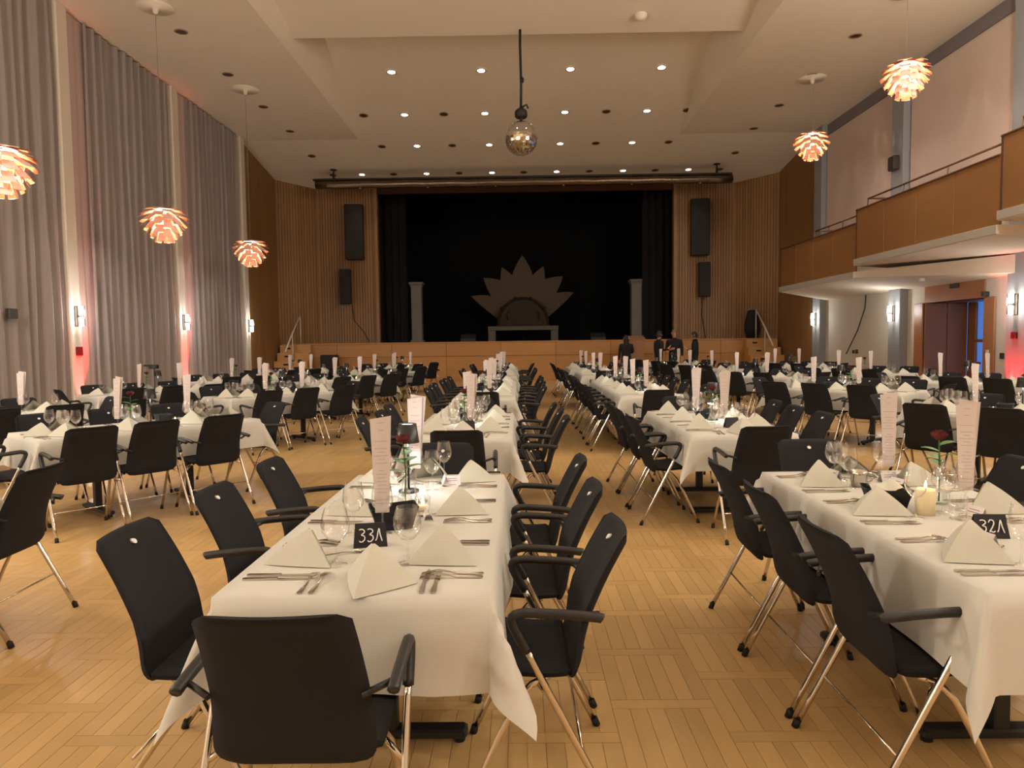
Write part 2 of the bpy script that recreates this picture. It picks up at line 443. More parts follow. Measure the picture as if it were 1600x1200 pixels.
hb = MB(); hb.box(-5.62, 6.16, 28.0, 28.2, 7.3, 8.2)
struct('wall_front_header', hb.mesh('wall_front_header', M_['slatback']), 'dark header above the stage opening')

# stage: platform, two tiers of boards
ZS = 1.5
sb = MB(); sb.box(-9.0, 9.7, 26.98, 38.2, 0.0, ZS - 0.001)
stage = struct('floor_stage', sb.mesh('floor_stage', M_['black']), 'raised stage platform with wood front boards')
st = MB(); st.bevbox(-9.05, 9.68, 26.92, 27.3, ZS - 0.05, ZS + 0.004, 0.01)
make('stage_edge', st, M_['stagewood'], stage)
xs = [-9.0 + 18.65 * k / 9 for k in range(10)]
for a, b in zip(xs[:-1], xs[1:]):
    for z0, z1, y in ((0.0, 0.96, 26.93), (0.965, ZS - 0.055, 26.90)):
        make('stage_board', MB().bevbox(a + 0.004, b - 0.004, y, 26.98, z0, z1, 0.006), M_['stagewood'], stage)
# stage house
sh = MB(); sh.box(-9.0, 9.7, 38.2, 38.4, 0, 9); sh.box(-9.2, -9.0, 28.2, 38.4, 0, 9); sh.box(9.7, 9.9, 28.2, 38.4, 0, 9); sh.box(-9.2, 9.9, 28.2, 38.4, 9, 9.2)
struct('wall_stage', sh.mesh('wall_stage', M_['black']), 'black walls around the dark stage')
def stage_leg(x0, x1, y, seed):
    rr = random.Random(seed)
    return MB().grid(lambda u, v: (x0 + (x1 - x0) * u, y + 0.08 * math.sin(u * (x1 - x0) * 2 * PI / 0.3 + seed), ZS + 0.01 + 6.6 * v), 40, 4)
for i, (a, b, y, t) in enumerate(((-6.3, -4.6, 29.6, 'left'), (5.1, 6.9, 29.6, 'right'))):
    tag(make('stage_curtain', stage_leg(a, b, y, i), M_['stagecurt']), 'dark side curtain at the %s edge of the stage' % t, 'curtain', 'dark stage side curtains')
tag(make('backdrop', stage_leg(-9, 9.6, 37.6, 5), M_['black']), 'black backdrop curtain behind the lotus on stage', 'curtain')

# right wall, columns, upper panels
DOOR_Y0, DOOR_Y1, DOOR_Z = 14.95, 17.15, 2.28
wr = MB()
wr.box(XR, XR + 0.25, -9, DOOR_Y0, 0, 8.4); wr.box(XR, XR + 0.25, DOOR_Y1, 23.4, 0, 8.4); wr.box(XR, XR + 0.25, DOOR_Y0, DOOR_Y1, DOOR_Z, 8.4)
struct('wall_right', wr.mesh('wall_right', M_['wallw']), 'right wall under and above the balcony')
for i, y in enumerate((13.75, 18.2, 22.95, 9.3)):
    pb = MB(); pb.bevbox(XR - 0.2, XR + 0.02, y - 0.28, y + 0.28, 0, SIDE, 0.012)
    o = struct('trim_%d' % (i + 9), pb.mesh('column', M_['colgrey']))
    if i < 3: o['label'] = 'grey wall column on the right, ' + ('nearest with red glow', 'middle beside the door', 'farthest beside wood wall')[i]
bb = MB(); bb.box(XR - 0.03, XR, -9, 23.2, SIDE - 0.32, SIDE)
struct('trim_13', bb.mesh('band', M_['wallband']), 'grey band under the ceiling on the right wall')
for i, (a, b) in enumerate(((9.7, 13.42), (14.08, 17.86), (18.54, 22.62))):
    make('wall_panel', MB().bevbox(XR - 0.05, XR, a, b, 3.9, SIDE - 0.36, 0.015), M_['wallpanel'], bpy.data.objects['wall_right'])

# balcony: three stepped sections
BX = 8.02
def face_z(k): return ((3.04, 4.16), (3.33, 4.46), (3.55, 4.75))[k]
SEC = [(17.05, 21.9), (12.0, 17.05), (6.0, 12.0)]
slab = MB()
bal = struct('balcony', None) if False else None
b0 = MB()
# lower section soffit slab with diagonal near edge
z0, z1 = 2.90, 3.04
low = [(BX - 0.08, 21.95), (XR, 22.6), (XR, 13.4), (BX - 0.08, 17.05)]
b0.loft([[(x, y, z0 - (0.24 if x > 9 else 0)) for x, y in low], [(x, y, z1) for x, y in low]], True, 0, False)
balcony = struct('floor_balcony', b0.mesh('floor_balcony', M_['soffit']), 'stepped white balcony slab on the right')
for k in (1, 2):
    a, b = SEC[k]; zz = face_z(k)[0]
    mbk = MB(); p = [(BX - 0.08, b), (XR, b - (0.0 if k == 2 else 0.0)), (XR, a), (BX - 0.08, a)]
    mbk.loft([[(x, y, zz - 0.16 - (0.12 if x > 9 else 0)) for x, y in p], [(x, y, zz - 0.001) for x, y in p]], True, 0, False)
    make('slab', mbk, M_['soffit'], balcony)
for k, (a, b) in enumerate(SEC):
    zz = face_z(k)[0]
    make('fascia', MB().bevbox(BX - 0.10, BX - 0.082, a, b, zz - 0.15, zz - 0.002, 0.004), M_['fascia'], balcony)
seams = [[21.9, 20.7, 19.5, 18.3, 17.05], [17.05, 15.75, 14.5, 13.25, 12.0], [12.0, 10.7, 9.4, 8.1, 6.8]]
for k, ss in enumerate(seams):
    zb, zt = face_z(k)
    for b, a in zip(ss[:-1], ss[1:]):
        make('balcony_panel', MB().bevbox(BX - 0.05, BX, a + 0.008, b - 0.008, zb, zt, 0.006), M_['woodpanel'], balcony)
    make('cap_rail', MB().bevbox(BX - 0.07, BX + 0.05, ss[-1], ss[0], zt, zt + 0.03, 0.005), M_['rail'], balcony)
    # end board of the step
    make('end_board', MB().bevbox(BX - 0.055, BX + 0.02, ss[0] - 0.07, ss[0] + 0.0, zb, zt + (0.04 if k else 0.0), 0.004), M_['rail'], balcony)
    hr = zt + 0.22
    y1, y0 = (19.6 if k == 0 else ss[0] - 0.35), ss[-1] + 0.1
    rl = thing('handrail', 'brown metal handrail above the %s balcony section' % ('farthest', 'middle', 'nearest')[k], 'handrail', (0, 0, 0), 0, 'balcony handrails')
    make('rail', MB().tube([(BX + 0.06, y1, hr), (BX + 0.06, y0, hr)], 0.022, 8), M_['rail'], rl)
    n = 3
    for i in range(n + 1):
        y = y1 + (y0 - y1) * i / n
        make('post', MB().tube([(BX + 0.03, y, zt - 0.1), (BX + 0.06, y, hr)], 0.014, 6), M_['rail'], rl)
    make('end_rail', MB().tube([(BX + 0.06, y1, hr), (BX + 0.9, y1, hr)], 0.02, 8), M_['rail'], rl)
make('balcony_end', MB().bevbox(BX - 0.05, XR - 0.02, 21.9, 21.96, 3.04, 4.16, 0.004), M_['woodpanel'], balcony)

# door recess on the right
rc = MB(); X2 = XR + 1.0
rc.box(XR, X2, DOOR_Y1, DOOR_Y1 + 0.08, 0, DOOR_Z); rc.box(XR, X2, DOOR_Y0 - 0.08, DOOR_Y0, 0, DOOR_Z)
rc.box(XR, X2, DOOR_Y0, DOOR_Y1, DOOR_Z, DOOR_Z + 0.08)
rec = struct('door_1', rc.mesh('door_recess', M_['jambwood']), 'wood lined double door recess under the balcony')
make('door_panel', MB().bevbox(X2, X2 + 0.06, 16.84, DOOR_Y1, 0, DOOR_Z, 0.01), M_['doorwood'], rec)
make('door_panel', MB().bevbox(XR - 0.03, XR + 0.5, DOOR_Y1 - 0.04, DOOR_Y1, 0, DOOR_Z, 0.01), M_['doorwood'], rec)
make('door_panel', MB().bevbox(XR + 0.52, XR + 0.98, DOOR_Y1 - 0.04, DOOR_Y1, 0, DOOR_Z, 0.01), M_['doorwood'], rec)
make('header_panel', MB().bevbox(XR - 0.03, XR, DOOR_Y0, DOOR_Y1, DOOR_Z, 2.72, 0.008), M_['jambwood'], rec)
make('vent', MB().bevbox(XR - 0.05, XR - 0.03, 15.8, 16.15, 2.55, 2.65, 0.008), M_['socket'], rec)
make('door_leaf', MB().bevbox(XR - 0.06, XR - 0.02, DOOR_Y1 + 0.02, DOOR_Y1 + 0.38, 0.02, DOOR_Z, 0.008), M_['jambwood'], rec)
make('door_leaf', MB().bevbox(XR - 0.06, XR - 0.02, DOOR_Y0 - 0.36, DOOR_Y0 - 0.02, 0.02, DOOR_Z, 0.008), M_['jambwood'], rec)
win = struct('window_1', MB().box(X2 + 0.3, X2 + 0.32, 14.2, 18.0, 0, DOOR_Z + 0.6).mesh('dusk', M_['dusk']), 'blue dusk light seen through the glass door strip')
make('glass_pane', MB().box(X2 + 0.02, X2 + 0.03, DOOR_Y0, 16.84, 0, DOOR_Z), M_['vaseglass'], rec)
for z in (1.34,): make('glazing_bar', MB().bevbox(X2 - 0.01, X2 + 0.05, DOOR_Y0, 16.84, z, z + 0.07, 0.006), M_['doorwood'], rec)
tag(make('light_switch', MB().bevbox(XR - 0.075, XR - 0.061, DOOR_Y0 - 0.24, DOOR_Y0 - 0.14, 1.08, 1.2, 0.006), M_['ivory']), 'white light switch on the right door leaf', 'switch')
tag(make('door_holder', MB().bevbox(XR - 0.12, XR - 0.0, DOOR_Y0 - 0.12, DOOR_Y0 - 0.02, 2.3, 2.4, 0.01), M_['socket']), 'small dark box above the right door leaf', 'door holder')
tag(make('wall_box', MB().bevbox(XR - 0.03, XR - 0.0, DOOR_Y0 - 0.62, DOOR_Y0 - 0.5, 1.02, 1.14, 0.01), M_['socket']), 'small dark wall box right of the door', 'wall box')
tag(make('smoke_detector', MB().lathe([(0.0, 0), (0.06, 0.0), (0.07, 0.03), (0.06, 0.07)], 14, 0, (8.9, 15.9, 2.705)), M_['ivory']), 'round smoke detector under the balcony soffit', 'detector')
tag(make('wall_socket', MB().bevbox(XR - 0.02, XR, 20.7, 20.83, 1.02, 1.12, 0.006).bevbox(XR - 0.02, XR, 20.5, 20.64, 1.02, 1.14, 0.006), M_['socket']), 'dark double socket on right wall below the cable', 'socket')
tag(make('wall_cable', MB().tube([(XR - 0.02, 20.05, 2.72), (XR - 0.02, 20.1, 2.3), (XR - 0.02, 20.5, 1.7), (XR - 0.02, 21.0, 1.2), (XR - 0.02, 21.2, 1.0)], 0.014, 6), M_['blackcable']), 'black cable hanging down the right wall', 'cable')
tag(make('wall_speaker', MB().bevbox(XR - 0.36, XR - 0.2, 18.05, 18.35, 5.65, 6.0, 0.02), M_['bracket']), 'small grey speaker high on the middle right column', 'speaker')

# ------------------------------------------------------------------ downlights
ring = MB().lathe([(0.13, 0.0), (0.135, -0.012), (0.105, -0.016), (0.10, 0.0)], 16).mesh('ring', M_['downring'])
lit = MB().lathe([(0.001, -0.004), (0.102, -0.006)], 16).mesh('lens', M_['downlit'])
off = MB().lathe([(0.001, -0.010), (0.104, -0.010)], 16).mesh('lens', M_['downoff'])
def downlight(x, y, z, on, tilt, label, light=True):
    t = thing('downlight', label, 'ceiling light', (x, y, z - 0.004), 0, 'lit downlights' if on else 'unlit downlights')
    t.rotation_euler[0] = tilt
    obj('ring', ring, t); obj('lens', lit if on else off, t)
    if on and light:
        lamp('downlight_lamp', 'SPOT', (x, y, z - 0.06), P_DOWN, WARM, 0.08, None, 100, 0.7)
tl = math.atan(-0.13)
def ordn(k): return ('first', 'second', 'third', 'fourth', 'fifth', 'sixth', 'seventh', 'eighth', 'ninth', 'tenth', 'eleventh')[k]
XS2 = [-4.22, -3.08, -2.0, -0.88, 1.42, 2.62, 3.8, 4.98]
y = 19.2; z = panel_z(y, 23.4) - 0.23
for k, x in enumerate((-3.3, -0.93, 1.42, 3.82)): downlight(x, y, z, True, tl, 'lit downlight, %s from left in the nearest row of the slanted panel' % ordn(k))
y = 21.7; z = panel_z(y, 23.4) - 0.23
for k, x in enumerate((-4.6, -3.37, -2.19, -0.96, 1.43, 2.67, 3.88, 5.08)):
    downlight(x, y, z, k in (1, 3, 4, 6), tl, ('lit' if k in (1, 3, 4, 6) else 'dark unlit') + ' downlight, %s from left in the second ceiling row' % ordn(k))
y = 24.0; z = front_z(y)
for k, x in enumerate((-4.5, -3.33, -2.16, -0.93, 1.42, 2.6, 3.8, 5.0)):
    downlight(x, y, z, k in (1, 3, 4, 6), tl, ('lit' if k in (1, 3, 4, 6) else 'dark unlit') + ' downlight, %s from left in the third ceiling row' % ordn(k))
y = 26.5; z = front_z(26.5)
for k, x in enumerate((-6.8, -5.73, -4.56, -3.35, -2.15, -0.94, 0.22, 1.43, 2.63, 3.86, 5.04, 6.25, 7.4)):
    on = k in (1, 3, 5, 7, 9, 11)
    downlight(x, y, z, on, tl, ('lit' if on else 'dark unlit') + ' downlight, %s from left in the row above the stage edge' % (ordn(k) if k < 11 else ('twelfth', 'thirteenth')[k - 11]))
y = 14.55; z = panel_z(y, 16.3)
for k, x in enumerate((-3.5, -1.0, 1.5, 4.0)): downlight(x, y, z, True, tl, 'lit downlight at the top edge, %s from left' % ordn(k))
for s, x, yl in (('left', -7.05, (15.3, 17.7, 20.1, 22.4)), ('right', 7.45, (13.8, 16.1, 18.4, 20.7, 22.9))):
    for k, y in enumerate(yl): downlight(x, y, SIDE, False, 0, 'dark unlit downlight above the %s side, %s from the camera' % (s, ordn(k)))
downlight(-7.05, 24.7, front_z(24.7), False, tl, 'dark unlit downlight on left front ceiling near the stage')
downlight(7.5, 25.0, front_z(25.0), False, tl, 'dark unlit downlight on right front ceiling near the stage')
# more of the same grid over and behind the camera (outside the frame)
for y, kp in ((11.0, 1.0), (7.5, 0.9), (3.9, 0.75), (0.3, 0.75), (-4.0, 0.75)):
    for x in (-3.5, -1.0, 1.5, 4.0):
        lamp('downlight_lamp', 'SPOT', (x, y, 8.2), P_DOWN * kp, WARM, 0.08, None, 100, 0.7)
tag(make('ceiling_sensor', MB().lathe([(0.13, 0.06), (0.14, 0.0), (0.10, -0.06), (0.03, -0.09), (0.001, -0.09)], 14, 0, (2.66, 15.6, panel_z(15.6, 16.3) - 0.05)), M_['ceil']), 'round white sensor on the ceiling above the disco ball', 'sensor')

# ------------------------------------------------------------------ artichoke style pendants
ROWS = 9
def leaf_mesh(k):
    t = k / (ROWS - 1)                          # 0 top .. 1 bottom
    ang = R(12 + 64 * t)                        # tilt below horizontal
    wdt = 0.235 - 0.085 * t; ln = 0.24 - 0.07 * t
    zc = 0.26 - 0.62 * t
    ro = 0.455 * math.cos(max(0, t - 0.22) * 1.5) if t > 0.22 else 0.455 - 0.09 * (0.22 - t) / 0.22
    def fn(u, v_, off=0.0):
        s = (1 - v_) * -ln
        x = (u - 0.5) * wdt * (0.8 + 0.2 * v_)
        bend = 0.6 * (x * x)
        rad = ro + s * math.cos(ang) - bend - off * math.sin(ang)
        z = zc - s * math.sin(ang) - 0.15 * s * s - off * math.cos(ang)
        return (x, -rad, z - off)
    b = MB()
    n = 4
    b.grid(lambda u, v_: fn(u, v_, 0.004), n, n, 0); nv = len(b.v)
    b.grid(lambda u, v_: fn(1 - u, v_, 0.0), n, n, 1)
    # rim strip at the tip edge
    b.add([fn(0, 1, 0.004), fn(1, 1, 0.004), fn(1, 1, 0), fn(0, 1, 0)], [(0, 1, 2, 3)], 1)
    return b.mesh('leaf', [M_['copper'], M_['leafin']])
leafm = [leaf_mesh(k) for k in range(ROWS)]
capped_core = MB().lathe([(0.001, 0.33), (0.05, 0.325), (0.22, 0.27), (0.21, 0.262), (0.07, 0.25), (0.035, 0.17), (0.03, 0.05)], 12).mesh('capped_core', M_['artibody'])  # wide top cap added to keep bulb light from going straight up
bulbm = MB().lathe([(0.001, 0.06), (0.05, 0.04), (0.07, -0.02), (0.05, -0.08), (0.001, -0.10)], 12).mesh('bulb', M_['artibulb'])
ribm = MB().tube([(0, -0.05, 0.28), (0, -0.2, 0.22), (0, -0.27, 0.05), (0, -0.24, -0.15), (0, -0.12, -0.34)], 0.004, 4).mesh('rib', M_['artibody'])
rosette = MB().lathe([(0.001, 0), (0.34, 0.0), (0.345, -0.012), (0.33, -0.03), (0.06, -0.035), (0.045, -0.12), (0.012, -0.14)], 28)
def artichoke(x, y, z, label):
    t = thing('pendant_lamp', label, 'pendant lamp', (x, y, z), random.uniform(0, 1), 'copper leaf pendant lamps')
    for k in range(ROWS):
        for i in range(6):
            obj('lamp_leaf', leafm[k], t, (0, 0, 0), i * PI / 3 + (k % 2) * PI / 6)
    for i in range(6): obj('rib', ribm, t, (0, 0, 0), i * PI / 3 + 0.2)
    obj('capped_core', capped_core, t); obj('bulb', bulbm, t)
    rb = MB().lathe([(r, SIDE - z + zz - 0.002) for r, zz in [(0.001, 0), (0.34, 0.0), (0.345, -0.012), (0.33, -0.03), (0.06, -0.035), (0.045, -0.12), (0.012, -0.14)]], 28)
    make('ceiling_rose', rb, M_['ceil'], t)
    make('cord', MB().tube([(0, 0, 0.28), (0, 0, SIDE - z - 0.12)], 0.005, 5), M_['cable'], t)
    lamp('pendant_light', 'POINT', (x, y, z - 0.02), P_ARTI, WARMER, 0.085)
artichoke(-7.03, 9.75, 3.92, 'copper leaf pendant cut by the left edge, nearest on curtain side')
artichoke(-7.03, 14.2, 3.92, 'copper leaf pendant, middle one in front of grey curtains')
artichoke(-7.03, 18.75, 3.92, 'copper leaf pendant, farthest one beside the wood wall left')
artichoke(7.5, 14.1, 6.45, 'copper leaf pendant, larger one high on the balcony side')
artichoke(7.55, 18.65, 6.42, 'copper leaf pendant, smaller farther one on the balcony side')
for x, z in ((-7.03, 3.9), (7.5, 6.45)):
    for y in (5.2, 0.7, -4.0) + ((9.6,) if x > 0 else ()): lamp('pendant_light', 'POINT', (x, y, z), P_ARTI, WARMER, 0.35)

# mirror ball
t = thing('mirror_ball', 'large mirror ball hanging on a black rope before the stage', 'disco ball', (0.09, 16.1, 6.0))
r = 0.375; bl = MB()
NR, NC = 10, 30
r = 0.345
for i in range(NR):
    a0, a1 = -PI / 2 + (PI * 0.56) * i / NR, -PI / 2 + (PI * 0.56) * (i + 1) / NR
    for j in range(NC):
        b0_, b1_ = 2 * PI * j / NC, 2 * PI * (j + 1) / NC
        am, bm = (a0 + a1) / 2, (b0_ + b1_) / 2
        q = []
        for a, b in ((a0, b0_), (a0, b1_), (a1, b1_), (a1, b0_)):
            a = am + (a - am) * 0.95; b = bm + (b - bm) * 0.95
            q.append(Vector((r * math.cos(a) * math.cos(b), r * math.cos(a) * math.sin(b), r * math.sin(a))))
        n_ = Vector((math.cos(am) * math.cos(bm), math.cos(am) * math.sin(bm), math.sin(am)))
        u_ = n_.cross(Vector((0.1, 0.2, 1))).normalized(); w_ = n_.cross(u_); g1, g2 = random.gauss(0, 0.16), random.gauss(0, 0.16)
        c_ = sum(q, Vector()) / 4
        bl.add([tuple(p + n_ * ((p - c_).dot(u_) * g1 + (p - c_).dot(w_) * g2)) for p in q], [(0, 1, 2, 3)])
o = make('mirror_tile', bl, M_['mirror'], t); o['kind'] = 'stuff'
make('glass_globe', MB().lathe([(0.375 * math.cos(-PI / 2 + PI * k / 20), 0.375 * math.sin(-PI / 2 + PI * k / 20)) for k in range(21)], 32), M_['glass'], t)
make('bowl_core', MB().lathe([(0.338 * math.cos(-PI / 2 + PI * 0.56 * k / 10), 0.338 * math.sin(-PI / 2 + PI * 0.56 * k / 10)) for k in range(11)] + [(0.2, 0.07), (0.001, 0.09)], 24), M_['artibody'], t)
make('motor', MB().lathe([(0.001, 0.68), (0.05, 0.66), (0.13, 0.60), (0.14, 0.56), (0.14, 0.47), (0.11, 0.44), (0.03, 0.44), (0.03, 0.37)], 14), M_['speaker'], t)
make('rope', MB().tube([(0, 0, 0.66), (0.01, 0, 1.2), (-0.005, 0, 2.0), (0, 0, 2.36)], 0.028, 6), M_['blackcable'], t)
make('rope_knot', MB().tube([(0.0, -0.03, 1.35), (0.06, -0.04, 1.27), (0.05, -0.03, 1.2)], 0.02, 5).tube([(0.0, 0, 0.66), (0.12, 0, 0.73), (0.16, 0, 0.65)], 0.022, 5), M_['blackcable'], t)

# lighting tube above the stage edge
t = thing('lighting_tube', 'long foil wrapped lighting tube hung above the stage opening', 'lighting bar', (0.2, 26.0, 7.22))
make('tube', MB().tube([(-7.5 + 15.0 * k / 30, 0, 0.0 + 0.01 * math.sin(k * 2.1)) for k in range(31)], 0.15, 14), M_['foil'], t)
make('top_bar', MB().bevbox(-7.6, 7.5, -0.06, 0.06, 0.15, 0.22, 0.01), M_['speaker'], t)
for x in (-6.85, 6.95):
    make('hanger', MB().tube([(x, 0, 0.2), (x, 0, front_z(26.0) - 7.22 + 0.02)], [0.05, 0.02], 6).lathe([(0.12, front_z(26.0) - 7.22), (0.12, front_z(26.0) - 7.24), (0.03, front_z(26.0) - 7.26)], 12, 0, (x, 0, 0)), M_['speaker'], t)
for k in range(6):
    make('spot_glint', MB().lathe([(0.001, -0.16), (0.05, -0.165), (0.06, -0.13)], 10, 0, (-5.9 + 2.45 * k, -0.02, 0)), M_['chrome'], t)  # small chrome dishes put in as the spots' reflections on the tube

# wall speakers
def column_speaker(x, y, z0, z1, wd, rz, label):
    t = thing('column_speaker', label, 'loudspeaker', (x, y, z0), rz, 'wall loudspeakers beside the stage')
    h = z1 - z0
    make('cabinet', MB().bevbox(-wd / 2, wd / 2, -0.02, 0.3, 0, h, 0.02), M_['speaker'], t)
    make('grille', MB().bevbox(-wd / 2 + 0.03, wd / 2 - 0.03, -0.035, -0.02, 0.03, h - 0.03, 0.006), M_['grille'], t)
    make('bracket', MB().box(-0.05, 0.05, 0.3, 0.5, h * 0.45, h * 0.55), M_['steelb'], t)
column_speaker(-6.32, 27.52, 4.72, 6.82, 0.70, 0.05, 'tall black loudspeaker on the wood wall left of the stage')
column_speaker(-6.72, 27.52, 3.02, 4.36, 0.42, 0.05, 'short black loudspeaker low on the left wood wall')
column_speaker(6.95, 27.5, 4.70, 6.84, 0.70, -0.1, 'tall black loudspeaker on the wood wall right of the stage')
column_speaker(7.13, 27.5, 3.12, 4.44, 0.42, -0.1, 'short black loudspeaker low on the right wood wall')
tag(make('speaker_cable', MB().tube([(-6.55, 27.9, 3.05), (-6.5, 27.95, 2.4), (-6.1, 27.95, 1.9), (-5.9, 27.9, 1.53)], 0.014, 5), M_['blackcable']), 'thin black cable below the short left loudspeaker', 'cable')
tag(make('speaker_cable', MB().tube([(7.15, 27.9, 3.15), (7.13, 27.95, 2.4), (7.25, 27.95, 1.7), (7.27, 27.9, 1.53)], 0.014, 5), M_['blackcable']), 'thin black cable below the short right loudspeaker', 'cable')

# ------------------------------------------------------------------ stage set: lotus, dome booth, pedestals
px = 34.0 / F
def petal_outline(dx, dy, wd, bx, by, curl=0.0):
    base = Vector((bx, by)); tip = Vector((dx, dy)); d = tip - base; nrm = Vector((-d.y, d.x)).normalized()
    prof = ((0, 0.42), (0.15, 0.72), (0.3, 0.92), (0.45, 1.0), (0.6, 0.92), (0.74, 0.72), (0.86, 0.44), (0.94, 0.2), (1, 0.0))
    Lft = [base + d * t + nrm * (wd * q + curl * t * (1 - t) * 4) for t, q in prof]
    Rgt = [base + d * t - nrm * (wd * q - curl * t * (1 - t) * 4) for t, q in prof[:-1]]
    return Lft + Rgt[::-1]
lot = thing('lotus_flower', 'big pale lotus flower board at centre of the dark stage', 'stage decoration', (0.17, 34.0, 1.5 + (533 - 492) * px))
PET = [(0, 92, 19, 0, 0, 0), (-32, 74, 13, -14, 12, -3), (33, 75, 13, 14, 12, 3), (-61, 58, 17, -12, 2, -6), (63, 59, 17, 12, 2, 6), (-81, 30, 13, -18, -16, -9), (80, 34, 13, 18, -16, 9)]
for i, (dx, dy, wd, bx, by, cu) in enumerate(PET):
    ol = [(p.x * px, p.y * px) for p in petal_outline(dx, dy, wd, bx, by, cu)]
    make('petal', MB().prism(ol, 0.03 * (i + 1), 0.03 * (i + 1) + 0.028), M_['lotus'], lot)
make('support', MB().box(-0.06, 0.06, 0.3, 0.36, -1.25, 0.6).box(-0.8, 0.8, 0.28, 0.9, -1.255, -1.19), M_['black'], lot)
dome = thing('dome_booth', 'half round ornamented booth front before the lotus', 'booth', (0.17, 33.2, 2.26))
rd = 1.2
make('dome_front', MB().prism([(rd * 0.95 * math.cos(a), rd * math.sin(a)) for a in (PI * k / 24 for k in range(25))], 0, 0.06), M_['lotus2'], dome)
make('rim', MB().tube([(rd * 0.97 * math.cos(a), -0.02, rd * 1.02 * math.sin(a)) for a in (PI * k / 24 for k in range(25))], 0.06, 6), M_['ornrim'], dome)
for a in (0.62, 1.28, 1.86, 2.52): make('rim_knob', MB().lathe([(0.001, -0.09), (0.07, -0.06), (0.09, 0), (0.07, 0.06), (0.001, 0.09)], 10, 0, (rd * math.cos(a), -0.04, rd * 1.05 * math.sin(a))), M_['ornrim'], dome)
make('band', MB().bevbox(-1.25, 1.25, -0.04, 0.1, -0.06, 0.0, 0.01), M_['ornrim'], dome)
make('relief', MB().tube([(-0.7, -0.02, 0.2), (-0.75, -0.02, 0.5), (-0.6, -0.02, 0.65)], 0.03, 5).tube([(0.7, -0.02, 0.2), (0.75, -0.02, 0.5), (0.6, -0.02, 0.65)], 0.03, 5), M_['ornrim'], dome)
bt = thing('booth_table', 'low pale table platform carrying the half round booth', 'table', (0.17, 33.3, 1.505))
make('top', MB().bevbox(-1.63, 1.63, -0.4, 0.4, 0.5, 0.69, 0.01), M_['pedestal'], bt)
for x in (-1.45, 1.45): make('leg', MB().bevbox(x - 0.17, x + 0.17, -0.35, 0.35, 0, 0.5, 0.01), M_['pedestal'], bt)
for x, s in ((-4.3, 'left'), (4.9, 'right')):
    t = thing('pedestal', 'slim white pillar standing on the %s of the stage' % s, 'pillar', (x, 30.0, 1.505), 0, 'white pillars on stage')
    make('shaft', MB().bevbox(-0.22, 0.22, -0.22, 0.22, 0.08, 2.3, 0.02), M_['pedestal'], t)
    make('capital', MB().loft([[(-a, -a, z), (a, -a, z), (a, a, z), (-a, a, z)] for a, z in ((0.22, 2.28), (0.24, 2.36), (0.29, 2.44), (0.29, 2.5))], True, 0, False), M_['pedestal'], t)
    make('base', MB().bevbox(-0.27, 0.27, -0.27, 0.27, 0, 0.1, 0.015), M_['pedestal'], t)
for x, y, s in ((-2.1, 28.9, 'left'), (3.2, 28.9, 'right')):
    t = thing('stage_monitor', 'black wedge monitor on the stage floor, %s of centre' % s, 'loudspeaker', (x, y, 1.505), 0, 'stage monitors')
    make('cabinet', MB().add([(-0.3, 0, 0), (0.3, 0, 0), (0.3, 0.4, 0), (-0.3, 0.4, 0), (-0.3, 0.05, 0.12), (0.3, 0.05, 0.12), (0.3, 0.38, 0.3), (-0.3, 0.38, 0.3)], [(3, 2, 1, 0), (0, 1, 5, 4), (4, 5, 6, 7), (1, 2, 6, 5), (2, 3, 7, 6), (3, 0, 4, 7)]), M_['speaker'], t)
    make('grille', MB().add([(-0.27, 0.06, 0.135), (0.27, 0.06, 0.135), (0.27, 0.36, 0.30), (-0.27, 0.36, 0.30)], [(0, 1, 2, 3)]), M_['grille'], t)

# stairs to the stage
def stairs(cx, side, label, rlabel):
    t = thing('stage_stairs', label, 'stairs', (cx, 26.88, 0), 0, 'wooden stage stairs')
    n = 5; h = 1.46 / n; dp = 0.30
    for k in range(n):
        zt = h * (k + 1); y1 = -dp * (n - 1 - k); wd = 0.56 + 0.02 * (n - k)
        make('step', MB().bevbox(-wd, wd, y1 - dp, y1 - 0.002, h * k * 0.0 + 0.0, zt, 0.012), M_['stepwood'], t)
        make('riser_slot', MB().bevbox(-0.16 - 0.05 * k, 0.02 - 0.05 * k, y1 - dp - 0.006, y1 - dp, zt - 0.16, zt - 0.10, 0.002), M_['black'], t)
    rl = thing('stair_handrail', rlabel, 'handrail', (cx + side * 0.1, 26.88, 0), 0, 'stage stair handrails')
    top = [(0.0, 0.1, 2.57), (side * -0.05, -0.75, 1.88), (side * -0.1, -1.45, 1.22)]
    make('rail', MB().tube(top, 0.03, 8), M_['stairrail'], rl)
    make('post', MB().tube([(0.0, 0.1, 1.5), (0, 0.1, 2.55)], 0.024, 6), M_['stairrail'], rl)
    make('post', MB().tube([(side * -0.05, -0.75, 0.6), (side * -0.05, -0.75, 1.88)], 0.024, 6), M_['stairrail'], rl)
stairs(-8.42, 1, 'wooden stairs up to the stage at far left', 'pale handrail of the left stage stairs')
stairs(9.02, -1, 'wooden stairs up to the stage at far right', 'pale handrail of the right stage stairs')
t = thing('floor_speaker', 'dark box loudspeaker on floor against the stage, near left stairs', 'loudspeaker', (-7.05, 26.0, 0))
make('cabinet', MB().bevbox(-0.28, 0.28, 0, 0.5, 0, 1.08, 0.02), M_['speaker'], t); make('grille', MB().bevbox(-0.25, 0.25, -0.014, 0, 0.05, 1.03, 0.006), M_['grille'], t)
t = thing('covered_speaker', 'tall black covered shape standing on stage by right stairs', 'covered speaker', (8.85, 27.2, 1.51))
